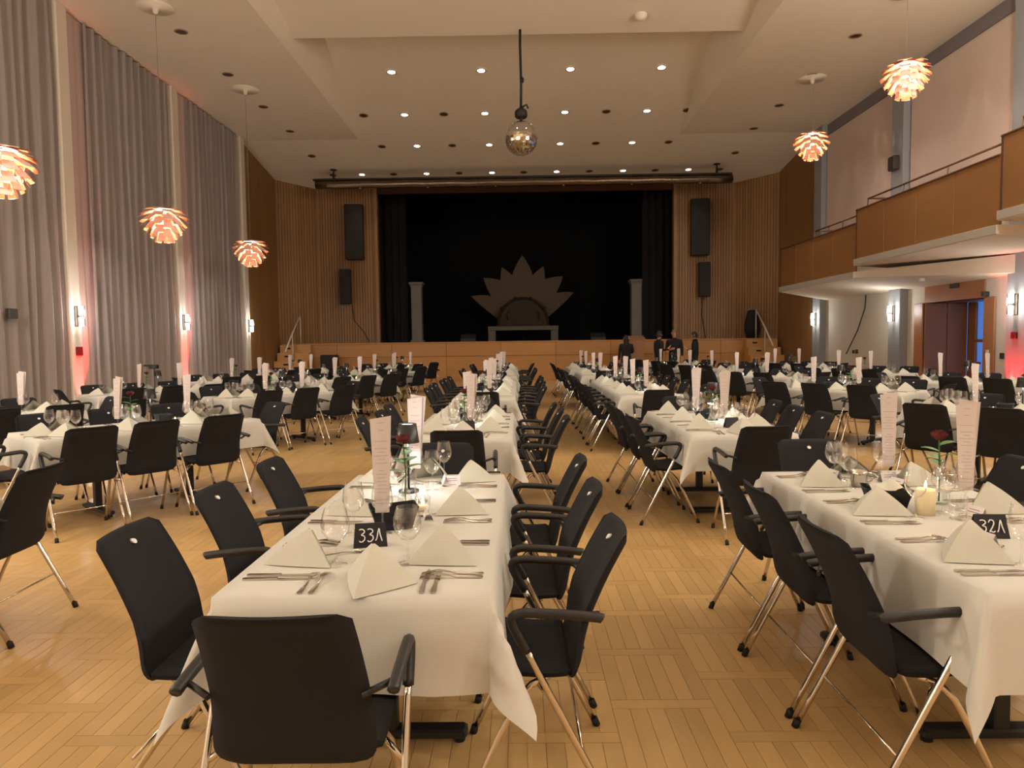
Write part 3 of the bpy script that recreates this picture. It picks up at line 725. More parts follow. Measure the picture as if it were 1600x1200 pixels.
make('cover', MB().loft([[(a * math.cos(q), 0.7 * a * math.sin(q), z) for q in (2 * PI * k / 14 for k in range(14))] for a, z in ((0.22, 0), (0.3, 0.3), (0.28, 0.6), (0.24, 0.8), (0.2, 0.95), (0.17, 1.02), (0.08, 1.06))], True), M_['suit'], t)
t = thing('lectern', 'brown wooden lectern box in front of the stage among people', 'lectern', (4.05, 24.9, 0))
make('body', MB().bevbox(-0.26, 0.26, -0.2, 0.2, 0, 1.5, 0.012), M_['doorwood'], t); make('sloped_top', MB().add([(-0.3, -0.25, 1.5), (0.3, -0.25, 1.5), (0.3, 0.25, 1.5), (-0.3, 0.25, 1.5), (-0.3, -0.25, 1.53), (0.3, -0.25, 1.53), (0.3, 0.25, 1.64), (-0.3, 0.25, 1.64)], [(3, 2, 1, 0), (4, 5, 6, 7), (0, 1, 5, 4), (1, 2, 6, 5), (2, 3, 7, 6), (3, 0, 4, 7)]), M_['doorwood'], t)

# wall sconces and red up lights
def sconce(x, y, z, nx, label):
    t = thing('wall_sconce', label, 'wall light', (x, y, z), 0, 'white wall sconces')
    make('back_plate', MB().bevbox(min(0, nx * 0.02), max(0, nx * 0.02), -0.06, 0.06, -0.2, 0.2, 0.006), M_['bracket'], t)
    for dz in (-0.11, 0.11):
        make('glass_tube', MB().lathe([(0.001, -0.085), (0.045, -0.08), (0.045, 0.08), (0.001, 0.085)], 12, 0, (nx * 0.1, 0, dz)), M_['sconce'], t)
    make('arm', MB().bevbox(min(0, nx * 0.16), max(0, nx * 0.16), -0.012, 0.012, -0.012, 0.012, 0.003), M_['bracket'], t)
    make('front_bar', MB().bevbox(nx * 0.165 - 0.008, nx * 0.165 + 0.008, -0.012, 0.012, -0.19, 0.19, 0.003), M_['bracket'], t)
    lamp('sconce_light', 'POINT', (x + nx * 0.22, y, z + 0.05), P_SCONCE, NEUT, 0.08)
for i, y in enumerate(PILL): sconce(XL + 0.045, y, 2.1, 1, 'glowing white sconce on the %s pillar between the curtains' % ('nearest', 'middle', 'farthest')[i])
for i, y in enumerate((13.75, 18.2, 22.95)): sconce(XR - 0.205, y, 2.08, -1, 'glowing white sconce on the %s right column under the balcony' % ('nearest', 'middle', 'farthest')[i])
def uplight(x, y, nx, label):
    t = thing('red_uplight', label, 'floor light', (x, y, 0), 0, 'red floor uplights')
    make('housing', MB().bevbox(-0.1, 0.1, -0.1, 0.1, 0, 0.16, 0.02), M_['speaker'], t)
    make('lens', MB().lathe([(0.001, 0.165), (0.07, 0.165)], 12), emat('red_lens', (1, 0.05, 0.04), 6), t)
    lamp('red_light', 'SPOT', (x, y, 0.2), P_RED, RED, 0.05, None, 48, 0.5, (-nx * 0.36, 0, 1.0))
uplight(XL + 0.3, 14.08, 1, 'small red uplight at the foot of nearest left pillar')
uplight(XL + 0.3, 18.58, 1, 'small red uplight at the foot of middle left pillar')
uplight(XR - 0.45, 13.75, -1, 'small red uplight at the foot of nearest right column')
tag(make('alarm_box', MB().bevbox(XL + 0.042, XL + 0.09, 13.93, 14.1, 1.32, 1.5, 0.01), M_['redbox']), 'small red alarm box on the nearest left pillar', 'alarm box')
tag(make('alarm_box', MB().bevbox(XR - 0.25, XR - 0.202, 13.68, 13.82, 1.42, 1.56, 0.01), M_['redbox']), 'small red alarm box on the nearest right column', 'alarm box')
tag(make('wall_monitor', MB().bevbox(XL + 0.02, XL + 0.1, 12.08, 12.3, 2.0, 2.17, 0.01), M_['bracket']), 'small grey box on the curtain at the left edge', 'box')

# ------------------------------------------------------------------ chair
def smoothpts(p, n=4):
    out = []
    P = [Vector(q) for q in p]; P = [P[0]] + P + [P[-1]]
    for i in range(1, len(P) - 2):
        a, b, c, d = P[i - 1:i + 3]
        for k in range(n):
            t = k / n
            out.append(tuple(0.5 * ((2 * b) + (c - a) * t + (2 * a - 5 * b + 4 * c - d) * t * t + (3 * b - a - 3 * c + d) * t ** 3)))
    out.append(tuple(P[-2])); return out
def shell(prof, w0, w1, th, curve, rc0, rc1, nu=10):
    """padded panel following a y,z profile; corners rounded at both ends; concave in plan"""
    pr = smoothpts([(a, b, 0) for a, b in prof], 4); N = len(pr); L = [0.0]
    for i in range(1, N): L.append(L[-1] + math.dist(pr[i], pr[i - 1]))
    T = L[-1]; rows = []; nor = []
    for i in range(N):
        a = pr[max(0, i - 1)]; b = pr[min(N - 1, i + 1)]
        d = Vector((b[0] - a[0], b[1] - a[1])).normalized(); nor.append((d.y, -d.x))
    def half(i):
        s = L[i]; hw = (w0 + (w1 - w0) * s / T) / 2
        if s < rc0: hw -= rc0 - math.sqrt(max(0, rc0 ** 2 - (rc0 - s) ** 2))
        if T - s < rc1: hw -= rc1 - math.sqrt(max(0, rc1 ** 2 - (rc1 - (T - s)) ** 2))
        return hw
    b = MB()
    def surf(sgn):
        def fn(u, v_):
            i = min(N - 1, int(round(v_ * (N - 1)))); hw = half(i); x = (2 * u - 1) * hw
            e = 1 - (abs(2 * u - 1)) ** 8; ee = min(1, min(L[i], T - L[i]) / 0.02 + 0.25)
            o = sgn * th / 2 * (0.35 + 0.65 * e) * ee
            c = curve * (x / (w0 / 2)) ** 2 * min(1, max(0, (pr[i][1] - 0.42) / 0.2))
            return (x, pr[i][0] + nor[i][0] * o + c, pr[i][1] + nor[i][1] * o)
        return fn
    b.grid(surf(1), nu, N - 1); o1 = len(b.v)
    b.grid(surf(-1), nu, N - 1)
    n1 = nu + 1
    for j in range(N - 1):
        for col in (0, nu):
            p, q = j * n1 + col, (j + 1) * n1 + col
            b.f.append((p, q, q + o1, p + o1) if col else (q, p, p + o1, q + o1)); b.mi.append(0); b.sm.append(True)
    for i in range(nu):
        for j in (0, N - 1):
            p, q = j * n1 + i, j * n1 + i + 1
            b.f.append((p, q, q + o1, p + o1)); b.mi.append(0); b.sm.append(True)
    return b
chair0 = thing('chair', 'black chair', 'chair')
make('seat', shell([(0.23, 0.445), (0.19, 0.455), (0.05, 0.45), (-0.08, 0.44), (-0.17, 0.445)], 0.44, 0.44, 0.04, 0, 0.05, 0.02), M_['fabric'], chair0)
make('backrest', shell([(-0.165, 0.405), (-0.195, 0.465), (-0.22, 0.55), (-0.255, 0.64), (-0.305, 0.75), (-0.37, 0.87)], 0.43, 0.375, 0.034, 0.035, 0.07, 0.03), M_['fabric'], chair0)
for s in (-1, 1):
    X = s * 0.27
    a = make('armrest', MB().tube(smoothpts([(X, -0.262, 0.642), (X, -0.25, 0.645), (X, -0.17, 0.654), (X, -0.05, 0.662), (X, -0.005, 0.66), (X, 0.018, 0.64), (X, -0.005, 0.585), (X, -0.03, 0.54)], 3), [0.009] + [0.0165] * 40, 8), M_['plastic'], chair0)
    make('arm_bracket', MB().tube([(s * 0.19, -0.258, 0.628), (X, -0.21, 0.648)], 0.009, 6), M_['plastic'], a)
    g = make('leg', MB().tube(smoothpts([(X, -0.028, 0.545), (X, -0.1, 0.40), (s * 0.275, -0.3, 0.012)], 3), 0.0115, 8), M_['chrome'], chair0)
    make('foot_cap', MB().tube([(s * 0.2746, -0.294, 0.03), (s * 0.275, -0.306, 0.0)], 0.0145, 8), M_['rubber'], g)
    g = make('leg', MB().tube(smoothpts([(s * 0.19, -0.10, 0.425), (s * 0.215, 0.0, 0.36), (s * 0.23, 0.17, 0.012)], 3), 0.0115, 8), M_['chrome'], chair0)
    make('foot_cap', MB().tube([(s * 0.2296, 0.166, 0.03), (s * 0.23, 0.174, 0.0)], 0.0145, 8), M_['rubber'], g)
    make('joint', MB().tube([(X, -0.115, 0.375), (s * 0.2, -0.06, 0.41)], 0.009, 6), M_['chrome'], chair0)
make('stretcher', MB().tube([(-0.273, -0.2, 0.205), (0.273, -0.2, 0.205)], 0.005, 6), M_['chrome'], chair0)
make('number_tag', MB().loft([[(0.0105 * math.cos(q), -0.3225 + 0.40 * 0.014 * math.sin(q) * 0 + yo + -0.36 * 0.014 * math.sin(q), 0.825 + 0.008 * math.sin(q)) for q in (2 * PI * k / 10 for k in range(10))] for yo in (-0.004, 0.008)], True), M_['tagw'], chair0)
CH = Proto(chair0)
# the armless chair of the same make: rear legs start under the seat
chair1 = thing('chair', 'armless', 'chair')
for ch in list(chair0.children):
    nm = ch.name.split('.')[0]
    if nm in ('seat', 'backrest', 'stretcher', 'number_tag'): obj(nm, ch.data, chair1)
for s in (-1, 1):
    g = make('leg', MB().tube(smoothpts([(s * 0.17, 0.10, 0.425), (s * 0.24, 0.03, 0.415), (s * 0.262, -0.05, 0.36), (s * 0.275, -0.30, 0.012)], 3), 0.0125, 8), M_['chrome'], chair1)
    make('foot_cap', MB().tube([(s * 0.2746, -0.294, 0.03), (s * 0.275, -0.306, 0.0)], 0.0145, 8), M_['rubber'], g)
    make('leg_sleeve', MB().tube([(s * 0.17, 0.10, 0.425), (s * 0.235, 0.036, 0.416)], 0.0145, 8), M_['plastic'], g)
    g = make('leg', MB().tube(smoothpts([(s * 0.19, -0.10, 0.425), (s * 0.215, 0.0, 0.36), (s * 0.23, 0.17, 0.012)], 3), 0.0115, 8), M_['chrome'], chair1)
    make('foot_cap', MB().tube([(s * 0.2296, 0.166, 0.03), (s * 0.23, 0.174, 0.0)], 0.0145, 8), M_['rubber'], g)
CHN = Proto(chair1)

# ------------------------------------------------------------------ table, tablecloth
TW, TL, TZ = 0.81, 1.93, 0.75
table0 = thing('table', 'table', 'table')
make('tabletop', MB().bevbox(-TW / 2 + 0.008, TW / 2 - 0.008, -TL / 2 + 0.008, TL / 2 - 0.008, TZ - 0.032, TZ - 0.004, 0.006), M_['tabletop'], table0)
for s in (-1, 1):
    make('leg', MB().bevbox(-0.03, 0.03, s * 0.42 - 0.03, s * 0.42 + 0.03, 0.05, TZ - 0.05, 0.006).box(-0.3, 0.3, s * 0.42 - 0.03, s * 0.42 + 0.03, TZ - 0.05, TZ - 0.032), M_['steelb'], table0)
    f = make('foot', MB().bevbox(-0.29, 0.29, s * 0.42 - 0.035, s * 0.42 + 0.035, 0.02, 0.055, 0.008), M_['steelb'], table0)
    for x in (-0.26, 0.26): make('glide', MB().lathe([(0.001, 0), (0.022, 0), (0.022, 0.022)], 8, 0, (x, s * 0.42, 0)), M_['rubber'], f)
TB = Proto(table0)
def cloth_mesh(seed):
    rr = random.Random(seed); H = 0.275
    ph = [rr.uniform(0, 6.28) for _ in range(6)]
    nx, ny, nh = 10, 22, 7
    us = [-TW / 2 - H + H * k / nh for k in range(nh)] + [-TW / 2 + TW * k / nx for k in range(nx + 1)] + [TW / 2 + H * (k + 1) / nh for k in range(nh)]
    vs = [-TL / 2 - H + H * k / nh for k in range(nh)] + [-TL / 2 + TL * k / ny for k in range(ny + 1)] + [TL / 2 + H * (k + 1) / nh for k in range(nh)]
    def P(u, v_):
        a = max(0, abs(u) - TW / 2); b = max(0, abs(v_) - TL / 2); su = 1 if u > 0 else -1; sv = 1 if v_ > 0 else -1
        x = max(-TW / 2, min(TW / 2, u)); y = max(-TL / 2, min(TL / 2, v_)); z = TZ
        if a == 0 and b == 0: return (x, y, z + 0.0015)
        rip = lambda t, k: 0.010 * math.sin(t * 5.1 + ph[k]) + 0.006 * math.sin(t * 11 + ph[k + 1])
        if b == 0:
            q = a / H; return (x + su * (0.012 + 0.035 * q + rip(v_ + su, 0) * q), y, z - a * 0.985 + 0.004 * (1 - q) * (q > 0))
        if a == 0:
            q = b / H; return (x, y + sv * (0.012 + 0.035 * q + rip(u * 1.7 + sv, 2) * q), z - b * 0.985)
        r = math.hypot(a, b); th = math.atan2(b, a); q = r / H
        k = math.sin(2 * th)
        # hanging corner: a soft fold swung outwards along the diagonal
        hor = 0.012 + 0.035 * q + 0.34 * r * k ** 1.5
        ang = th
        # the two sides keep to their faces, the middle swings out
        dx = math.cos(ang) ** 1.0; dy = math.sin(ang)
        dz = math.sqrt(max(0, r * r - (0.34 * r * k ** 1.5) ** 2)) * 0.985
        w_ = 0.02 * math.sin(3 * th + ph[4] + su + 2 * sv) * q * k
        return (x + su * hor * dx - w_ * dy * su, y + sv * hor * dy + w_ * dx * sv, z - dz)
    b = MB(); n = len(us)
    b.v = [P(u, v_) for v_ in vs for u in us]
    for j in range(len(vs) - 1):
        for i in range(n - 1):
            b.f.append((j * n + i, j * n + i + 1, (j + 1) * n + i + 1, (j + 1) * n + i)); b.mi.append(0); b.sm.append(True)
    return b.mesh('tablecloth', M_['cloth'])
cloths = [cloth_mesh(k) for k in range(3)]

# ------------------------------------------------------------------ tableware prototypes
def napkin_mesh(seed, tall=1.0):
    rr = random.Random(seed); b = MB()
    A = Vector((0.0, 0.015, 0.122 * tall)); Fp = Vector((rr.uniform(-0.02, 0.02), -0.14, 0.002))
    def wing(sg, sc, mi=0):
        B = Vector((sg * 0.132 * sc, 0.06 + rr.uniform(-0.02, 0.02), 0.002))
        def fn(u, v_):
            v2 = 0.04 + 0.96 * v_
            p = A.lerp(Fp, v2); q = A.lerp(B, v2)
            p = p + Vector((0, -0.004, 0.006)) * math.sin(PI * v2); q = q + Vector((sg * 0.004, 0, 0.003)) * math.sin(PI * v2)
            r_ = p.lerp(q, u)
            out = Vector((sg * 0.7, -0.7, 0.2))
            return tuple(r_ + out * 0.007 * math.sin(PI * u) * v2)
        b.grid(fn, 6, 8)
        def fn2(u, v_):                          # folded-back inner layer
            a_ = fn(u, v_); return (a_[0] * 0.9, a_[1] * 0.86 + 0.012, max(0.002, a_[2] * 0.95 - 0.002))
        b.grid(fn2, 6, 8)
        # hem strip joining the two layers at the lower edge
        n = 6
        for k in range(n):
            b.add([fn(k / n, 1), fn((k + 1) / n, 1), fn2((k + 1) / n, 1), fn2(k / n, 1)], [(0, 1, 2, 3)])
    wing(-1, 1.0); wing(1, 1.05)
    b.add([(-0.10, 0.05, 0.003), (0.0, -0.10, 0.003), (0.105, 0.05, 0.003), (0.0, 0.115, 0.003), (0.0, 0.0, 0.006)], [(0, 1, 4), (1, 2, 4), (2, 3, 4), (3, 0, 4)])
    return b.mesh('napkin', M_['napkin'])
NAPM = [napkin_mesh(k, t) for k, t in ((1, 1.0), (2, 1.05), (3, 0.92))]
def nap_proto(k): return Proto(tag(obj('napkin', NAPM[k]), 'napkin', 'napkin'))
NAP = [nap_proto(k) for k in range(3)]
def glass_proto(name, prof_bowl, stem_h, base_r, cat):
    t = thing(name, name, cat)
    make('bowl', MB().lathe([(0.004, stem_h)] + [(r_, stem_h + z_) for r_, z_ in prof_bowl], 18), M_['glass'], t)
    make('stem', MB().lathe([(base_r, 0.0), (base_r, 0.002), (base_r * 0.5, 0.005), (0.006, 0.010), (0.0035, 0.03), (0.0035, stem_h - 0.01), (0.006, stem_h)], 14), M_['glass'], t)
    return Proto(t)
WG = glass_proto('wine_glass', [(0.02, 0.006), (0.038, 0.030), (0.043, 0.050), (0.041, 0.075), (0.033, 0.118)], 0.085, 0.036, 'wine glass')
BG = glass_proto('red_wine_glass', [(0.025, 0.006), (0.044, 0.032), (0.0485, 0.055), (0.046, 0.080), (0.036, 0.115)], 0.08, 0.038, 'wine glass')
tm = thing('tumbler', 't', 'glass'); make('body', MB().lathe([(0.001, 0.004), (0.03, 0.003), (0.033, 0.05), (0.036, 0.095)], 16), M_['glass'], tm)
make('base', MB().lathe([(0.001, 0), (0.03, 0), (0.0305, 0.006), (0.001, 0.007)], 16), M_['glass'], tm)
TUM = Proto(tm)
# menu leaning in a stemmed glass
def menu_mesh(seed, sheets):
    rr = random.Random(seed); b = MB()
    for k in range(sheets):
        ox = 0.016 * k; rot = 0.25 * k
        def fn(u, v_):
            wd = 0.027 + 0.014 * v_; x = (2 * u - 1) * wd
            y = 0.10 * x * x / wd - 0.014 + 0.012 * k + 0.02 * v_
            zt = 0.012 * (u - 0.5) * (1 if k == 0 else -1)
            return (x + ox * v_, y, 0.088 + 0.37 * v_ + zt * v_ + 0.012 * k * v_)
        b.grid(fn, 8, 10); 
    me = b.mesh('menu', M_['menu'])
    uv_from(me, lambda c: ((c.x + 0.04) / 0.08, (c.z - 0.088) / 0.37))
    return me
menum = [menu_mesh(1, 1), menu_mesh(2, 2)]
MEN = []
for k in range(2):
    MEN.append(Proto(tag(obj('menu_card', menum[k]), 'menu', 'menu')))
# table lamp
tlm = thing('table_lamp', 'lamp', 'lamp')
make('base', MB().lathe([(0.001, 0.0), (0.05, 0.0), (0.052, 0.006), (0.05, 0.012), (0.008, 0.015)], 18), M_['steelb'], tlm)
make('pole', MB().tube([(0, 0, 0.012), (0, 0, 0.31)], 0.006, 8), M_['steelb'], tlm)
make('shade', MB().lathe([(0.058, 0.25), (0.044, 0.345), (0.042, 0.345), (0.056, 0.25), (0.058, 0.25)], 20), M_['shade'], tlm)
make('glow_disc', MB().lathe([(0.001, 0.338), (0.041, 0.338)], 18), M_['bulb'], tlm)
make('light_source', MB().lathe([(0.001, 0.268), (0.03, 0.27), (0.03, 0.276), (0.001, 0.278)], 14), M_['bulb'], tlm)
LMP = Proto(tlm)
# vase with rose
vs_ = thing('rose_vase', 'vase', 'vase')
make('carafe', MB().lathe([(0.001, 0.003), (0.036, 0.0), (0.038, 0.01), (0.03, 0.05), (0.013, 0.085), (0.011, 0.12), (0.016, 0.135)], 16), M_['vaseglass'], vs_)
rs = thing('rose', 'rose', 'flower')
make('stem', MB().tube([(0, 0, 0.01), (0.006, 0, 0.15), (-0.004, 0.004, 0.29)], 0.0035, 5), M_['stem'], rs)
rb = MB()
for lay, (rad, hh, n) in enumerate(((0.034, 0.036, 5), (0.026, 0.042, 5), (0.016, 0.046, 4))):
    for i in range(n):
        a0 = 2 * PI * i / n + lay * 0.6; wd = 2 * PI / n * 0.72
        rb.grid(lambda u, v_: ((rad * (0.25 + 0.75 * math.sin(min(1, v_ * 1.15) * PI * 0.55))) * math.cos(a0 + (u - 0.5) * 2 * wd * (1 - 0.35 * v_ * v_)) - 0.004,
                               (rad * (0.25 + 0.75 * math.sin(min(1, v_ * 1.15) * PI * 0.55))) * math.sin(a0 + (u - 0.5) * 2 * wd * (1 - 0.35 * v_ * v_)) + 0.004, 0.285 + hh * v_ - 0.006 * (2 * u - 1) ** 2 * v_), 4, 5)
make('bloom', rb, M_['rose'], rs)
def leafb(p, d, up, L=0.075):
    p = Vector(p); d = Vector(d).normalized(); s = d.cross(Vector((0, 0, 1))).normalized()
    return MB().grid(lambda u, v_: tuple(p + d * (L * v_) + s * ((u - 0.5) * 0.055 * math.sin(PI * min(1, 0.06 + v_ * 0.94)) ** 0.8) + Vector((0, 0, up * L * v_ - 0.3 * L * v_ * v_ + 0.1 * L * abs(u - 0.5)))), 2, 5)
for k, (h, a) in enumerate(((0.17, 0.3), (0.19, 2.4), (0.21, 4.4), (0.23, 1.5), (0.26, 5.3), (0.15, 3.4), (0.2, 0.9))): make('leaf', leafb((0.003, 0, h), (math.cos(a), math.sin(a), 0), 0.5), M_['leaf'], rs)
VAS = Proto(vs_); ROS = Proto(rs)
# candle
cd = thing('pillar_candle', 'candle', 'candle')
make('wax', MB().lathe([(0.001, 0.0), (0.038, 0.0), (0.0385, 0.1), (0.034, 0.108), (0.02, 0.102), (0.001, 0.101)], 18), M_['wax'], cd)
make('wick', MB().tube([(0, 0, 0.10), (0.001, 0, 0.114)], 0.0015, 5), M_['speaker'], cd)
make('flame', MB().lathe([(0.001, 0.11), (0.006, 0.117), (0.005, 0.128), (0.001, 0.142)], 8), M_['flame'], cd)
CDL = Proto(cd)
tlg = thing('tealight', 'tealight', 'candle')
make('glass_cup', MB().lathe([(0.001, 0.003), (0.03, 0.002), (0.033, 0.03), (0.036, 0.065)], 14), M_['glass'], tlg)
make('wax', MB().lathe([(0.001, 0.005), (0.026, 0.005), (0.026, 0.025), (0.001, 0.025)], 12), M_['wax'], tlg)
make('flame', MB().lathe([(0.001, 0.028), (0.007, 0.036), (0.006, 0.046), (0.001, 0.06)], 8), M_['flame'], tlg)
TEA = Proto(tlg)
# bread basket: flared black felt box
bk = thing('bread_basket', 'basket', 'basket')
def bk_ring(a, z, sag=0): return [(-a, -a * 0.7, z), (0, -a * 0.74, z - sag), (a, -a * 0.7, z), (a * 1.03, 0, z - sag), (a, a * 0.7, z), (0, a * 0.74, z - sag), (-a, a * 0.7, z), (-a * 1.03, 0, z - sag)]
make('felt_body', MB().loft([bk_ring(0.068, 0.0), bk_ring(0.075, 0.03), bk_ring(0.095, 0.092, 0.006), bk_ring(0.091, 0.092, 0.006), bk_ring(0.07, 0.006)], True, 0, False), M_['felt'], bk)
make('clasp', MB().bevbox(-0.02, 0.02, -0.072, -0.066, 0.045, 0.06, 0.003), M_['steelb'], bk)
BSK = Proto(bk)
BCL = Proto(tag(obj('bread_cloth', MB().grid(lambda u, v_: ((u - 0.5) * 0.14, (v_ - 0.5) * 0.1, 0.082 + 0.035 * math.sin(PI * u) * math.sin(PI * v_) + 0.012 * math.sin(9 * u + 3 * v_)), 8, 6).grid(lambda u, v_: ((u - 0.5) * 0.13, (v_ - 0.5) * 0.09, 0.015 + 0.02 * math.sin(PI * u)), 4, 4).mesh('bread_cloth', M_['napkin'])), 'cloth', 'napkin'))
# cutlery
def flat(outl, zf, th=0.0022):
    b = MB(); n = len(outl)
    top = [(x, y, zf(y) + th) for x, y in outl]; bot = [(x, y, zf(y)) for x, y in outl]
    return b.loft([bot, top], True, 0, False)
def mirror(h): return h + [(-x, y) for x, y in reversed(h)]
kn = thing('knife', 'k', 'knife')
make('handle', flat(mirror([(0.004, -0.11), (0.0085, -0.105), (0.0085, -0.08), (0.0055, -0.03), (0.006, 0.0)]), lambda y: 0.0005, 0.006), M_['steel'], kn)
make('blade', flat([(0.0055, 0.0), (0.0095, 0.006), (0.0105, 0.07), (0.0085, 0.1), (0.001, 0.116), (-0.006, 0.09), (-0.0055, 0.0)], lambda y: 0.0012, 0.002), M_['steel'], kn)
KN = Proto(kn)
fk = thing('fork', 'f', 'fork')
zfk = lambda y: 0.0005 + (0.010 * math.sin(max(0, min(1, (y + 0.02) / 0.11)) * PI) if y > -0.02 else 0.001)
make('handle', flat(mirror([(0.004, -0.105), (0.0085, -0.1), (0.0075, -0.075), (0.0035, -0.02), (0.003, 0.01), (0.006, 0.025), (0.0115, 0.038), (0.0120, 0.05)]), zfk, 0.003), M_['steel'], fk)
tn = MB()
for k in range(4):
    x = -0.0102 + 0.0068 * k
    for y0, y1 in ((0.048, 0.07), (0.07, 0.096)):
        tn.loft([[(x - 0.0015, y, zfk(y)), (x + 0.0015, y, zfk(y)), (x + 0.0015, y, zfk(y) + 0.0025), (x - 0.0015, y, zfk(y) + 0.0025)] for y in (y0, y1)], True, 0, False)
make('tines', tn, M_['steel'], fk)
FK = Proto(fk)
sp = thing('spoon', 's', 'spoon')
make('handle', flat(mirror([(0.003, -0.085), (0.006, -0.08), (0.0028, -0.02), (0.0028, 0.02)]), lambda y: 0.002 + 0.004 * math.sin(max(0, min(1, (y + 0.08) / 0.1)) * PI), 0.002), M_['steel'], sp)
make('bowl', MB().grid(lambda u, v_: (0.0155 * math.sin(PI * min(1, max(0.02, v_))) ** 0.7 * math.cos(PI * u), 0.018 + 0.048 * v_, 0.008 - 0.007 * math.sin(PI * u) * math.sin(PI * v_)), 8, 8), M_['steel'], sp)
SPN = Proto(sp)
pc = obj('place_card', (lambda b: b)(MB().add([(-0.045, -0.02, 0), (0.045, -0.02, 0), (0.045, 0, 0.05), (-0.045, 0, 0.05), (0.045, 0.02, 0), (-0.045, 0.02, 0)], [(0, 1, 2, 3), (3, 2, 4, 5)])).mesh('place_card', M_['card']))
uv_from(pc.data, lambda c: ((c.x + 0.045) / 0.09, c.z / 0.05))
PCD = Proto(tag(pc, 'c', 'card'))
# number cards with hand-lettered figures
GLY = {'3': [(0.0, 0.95), (0.25, 1.0), (0.5, 0.9), (0.5, 0.72), (0.22, 0.55), (0.5, 0.45), (0.55, 0.22), (0.35, 0.02), (0.1, 0.0), (0.0, 0.1)],
       '2': [(0.0, 0.8), (0.15, 1.0), (0.4, 0.98), (0.5, 0.78), (0.35, 0.45), (0.05, 0.08), (0.2, 0.1), (0.38, 0.02), (0.58, 0.12)],
       'A': [(-0.05, 0.05), (0.1, 0.25), (0.3, 1.0), (0.42, 0.55), (0.62, -0.02)],
       '1': [(0.1, 0.75), (0.35, 1.0), (0.35, 0.0)], '4': [(0.4, 1.0), (0.0, 0.4), (0.55, 0.4), (0.45, 0.6), (0.42, 0.0)]}
def number_card(txt, label, loc, rz):
    t = thing('number_card', label, 'sign', loc, rz, None)
    hw, hh, lean = 0.055, 0.085, 0.02
    make('board', MB().add([(-hw * 1.12, -lean - 0.004, 0), (hw * 1.12, -lean - 0.004, 0), (hw, 0.0, hh), (-hw, 0.0, hh), (-hw * 1.12, -lean, 0), (hw * 1.12, -lean, 0), (hw, 0.004, hh), (-hw, 0.004, hh)],
                           [(0, 1, 2, 3), (5, 4, 7, 6), (1, 5, 6, 2), (4, 0, 3, 7), (3, 2, 6, 7), (4, 5, 1, 0)]), M_['slate'], t)
    make('rear_leaf', MB().add([(-hw, 0.004, hh), (hw, 0.004, hh), (hw * 1.1, 0.035, 0), (-hw * 1.1, 0.035, 0)], [(0, 1, 2, 3)]), M_['slate'], t)
    b = MB(); n = len(txt)
    for i, ch in enumerate(txt):
        pts = []
        for gx, gz in GLY[ch]:
            z = 0.022 + 0.044 * gz; x = -0.040 + i * 0.030 + 0.036 * gx
            pts.append((x, -lean * (1 - z / hh) - 0.0065, z))
        b.tube(smoothpts(pts, 3), 0.0022, 5)
    if txt: make('chalk_figures', b, M_['chalk'], t)
    return t

# ------------------------------------------------------------------ lay the tables
A39 = R(39.55)
TABLES = []
def center_tab(x, y0, key, desc, tier): TABLES.append(dict(x=x, y=y0 + TL / 2, rz=0.0, kind='c', desc=desc, tier=tier, key=key))
CL, CRt = 'the centre left row', 'the centre right row'
center_tab(-0.505, 2.05, 'T1', 'table 33A', 1)
for k, (y0, o) in enumerate(((5.48, 'second'), (9.3, 'third'), (11.26, 'fourth'), (15.1, 'fifth'), (18.5, 'sixth'))):
    center_tab(-0.485, y0, 'B%d' % (k + 2), '%s table of %s' % (o, CL), 2 if k == 0 else 3)
center_tab(1.755, 2.03, 'T1C', 'table 32A', 1)
for k, (y0, o) in enumerate(((5.5, 'second'), (9.35, 'third'), (11.31, 'fourth'), (15.1, 'fifth'), (18.5, 'sixth'))):
    center_tab(1.735, y0, 'C%d' % (k + 2), '%s table of %s' % (o, CRt), 2 if k == 0 else 3)
center_tab(-3.42, 2.0, 'A', 'table cut by the left edge', 4)
def slant(cx, cy, side, key, desc, tier):
    # (cx, cy): the cloth corner nearest the camera on the aisle side
    if side == 'L': d = Vector((0.637, 0.771)); n = Vector((0.771, -0.637)); rz = -A39
    else: d = Vector((-0.637, 0.771)); n = Vector((-0.771, -0.637)); rz = A39
    c = Vector((cx, cy)) + d * (TL / 2) - n * (TW / 2)
    TABLES.append(dict(x=c.x, y=c.y, rz=rz, kind=side, desc=desc, tier=tier, key=key))
O5 = ('first', 'second', 'third', 'fourth', 'fifth')
for k, (x, y) in enumerate(((-3.86, 5.62), (-3.98, 9.72), (-3.90, 13.4), (-3.82, 16.9), (-3.9, 20.3))):
    slant(x, y, 'L', 'L%d' % (k + 1), '%s slanted table left of the aisle' % O5[k], 2 if k < 2 else 3)
for k, (x, y) in enumerate(((-6.32, 6.75), (-6.28, 10.5), (-6.2, 13.95), (-6.1, 17.4))):
    slant(x, y, 'L', 'LL%d' % (k + 1), '%s slanted table by the curtains' % O5[k], 3)
for k, (x, y) in enumerate(((5.08, 5.7), (5.0, 9.35), (4.98, 13.05), (4.95, 16.9), (4.9, 20.4))):
    slant(x, y, 'R', 'R%d' % (k + 1), '%s slanted table right of the aisle' % O5[k], 2 if k < 2 else 3)
for k, (x, y) in enumerate(((7.5, 10.4), (7.4, 13.9), (7.3, 17.4))):
    slant(x, y, 'R', 'RR%d' % (k + 2), '%s slanted table under the balcony' % O5[k], 3)

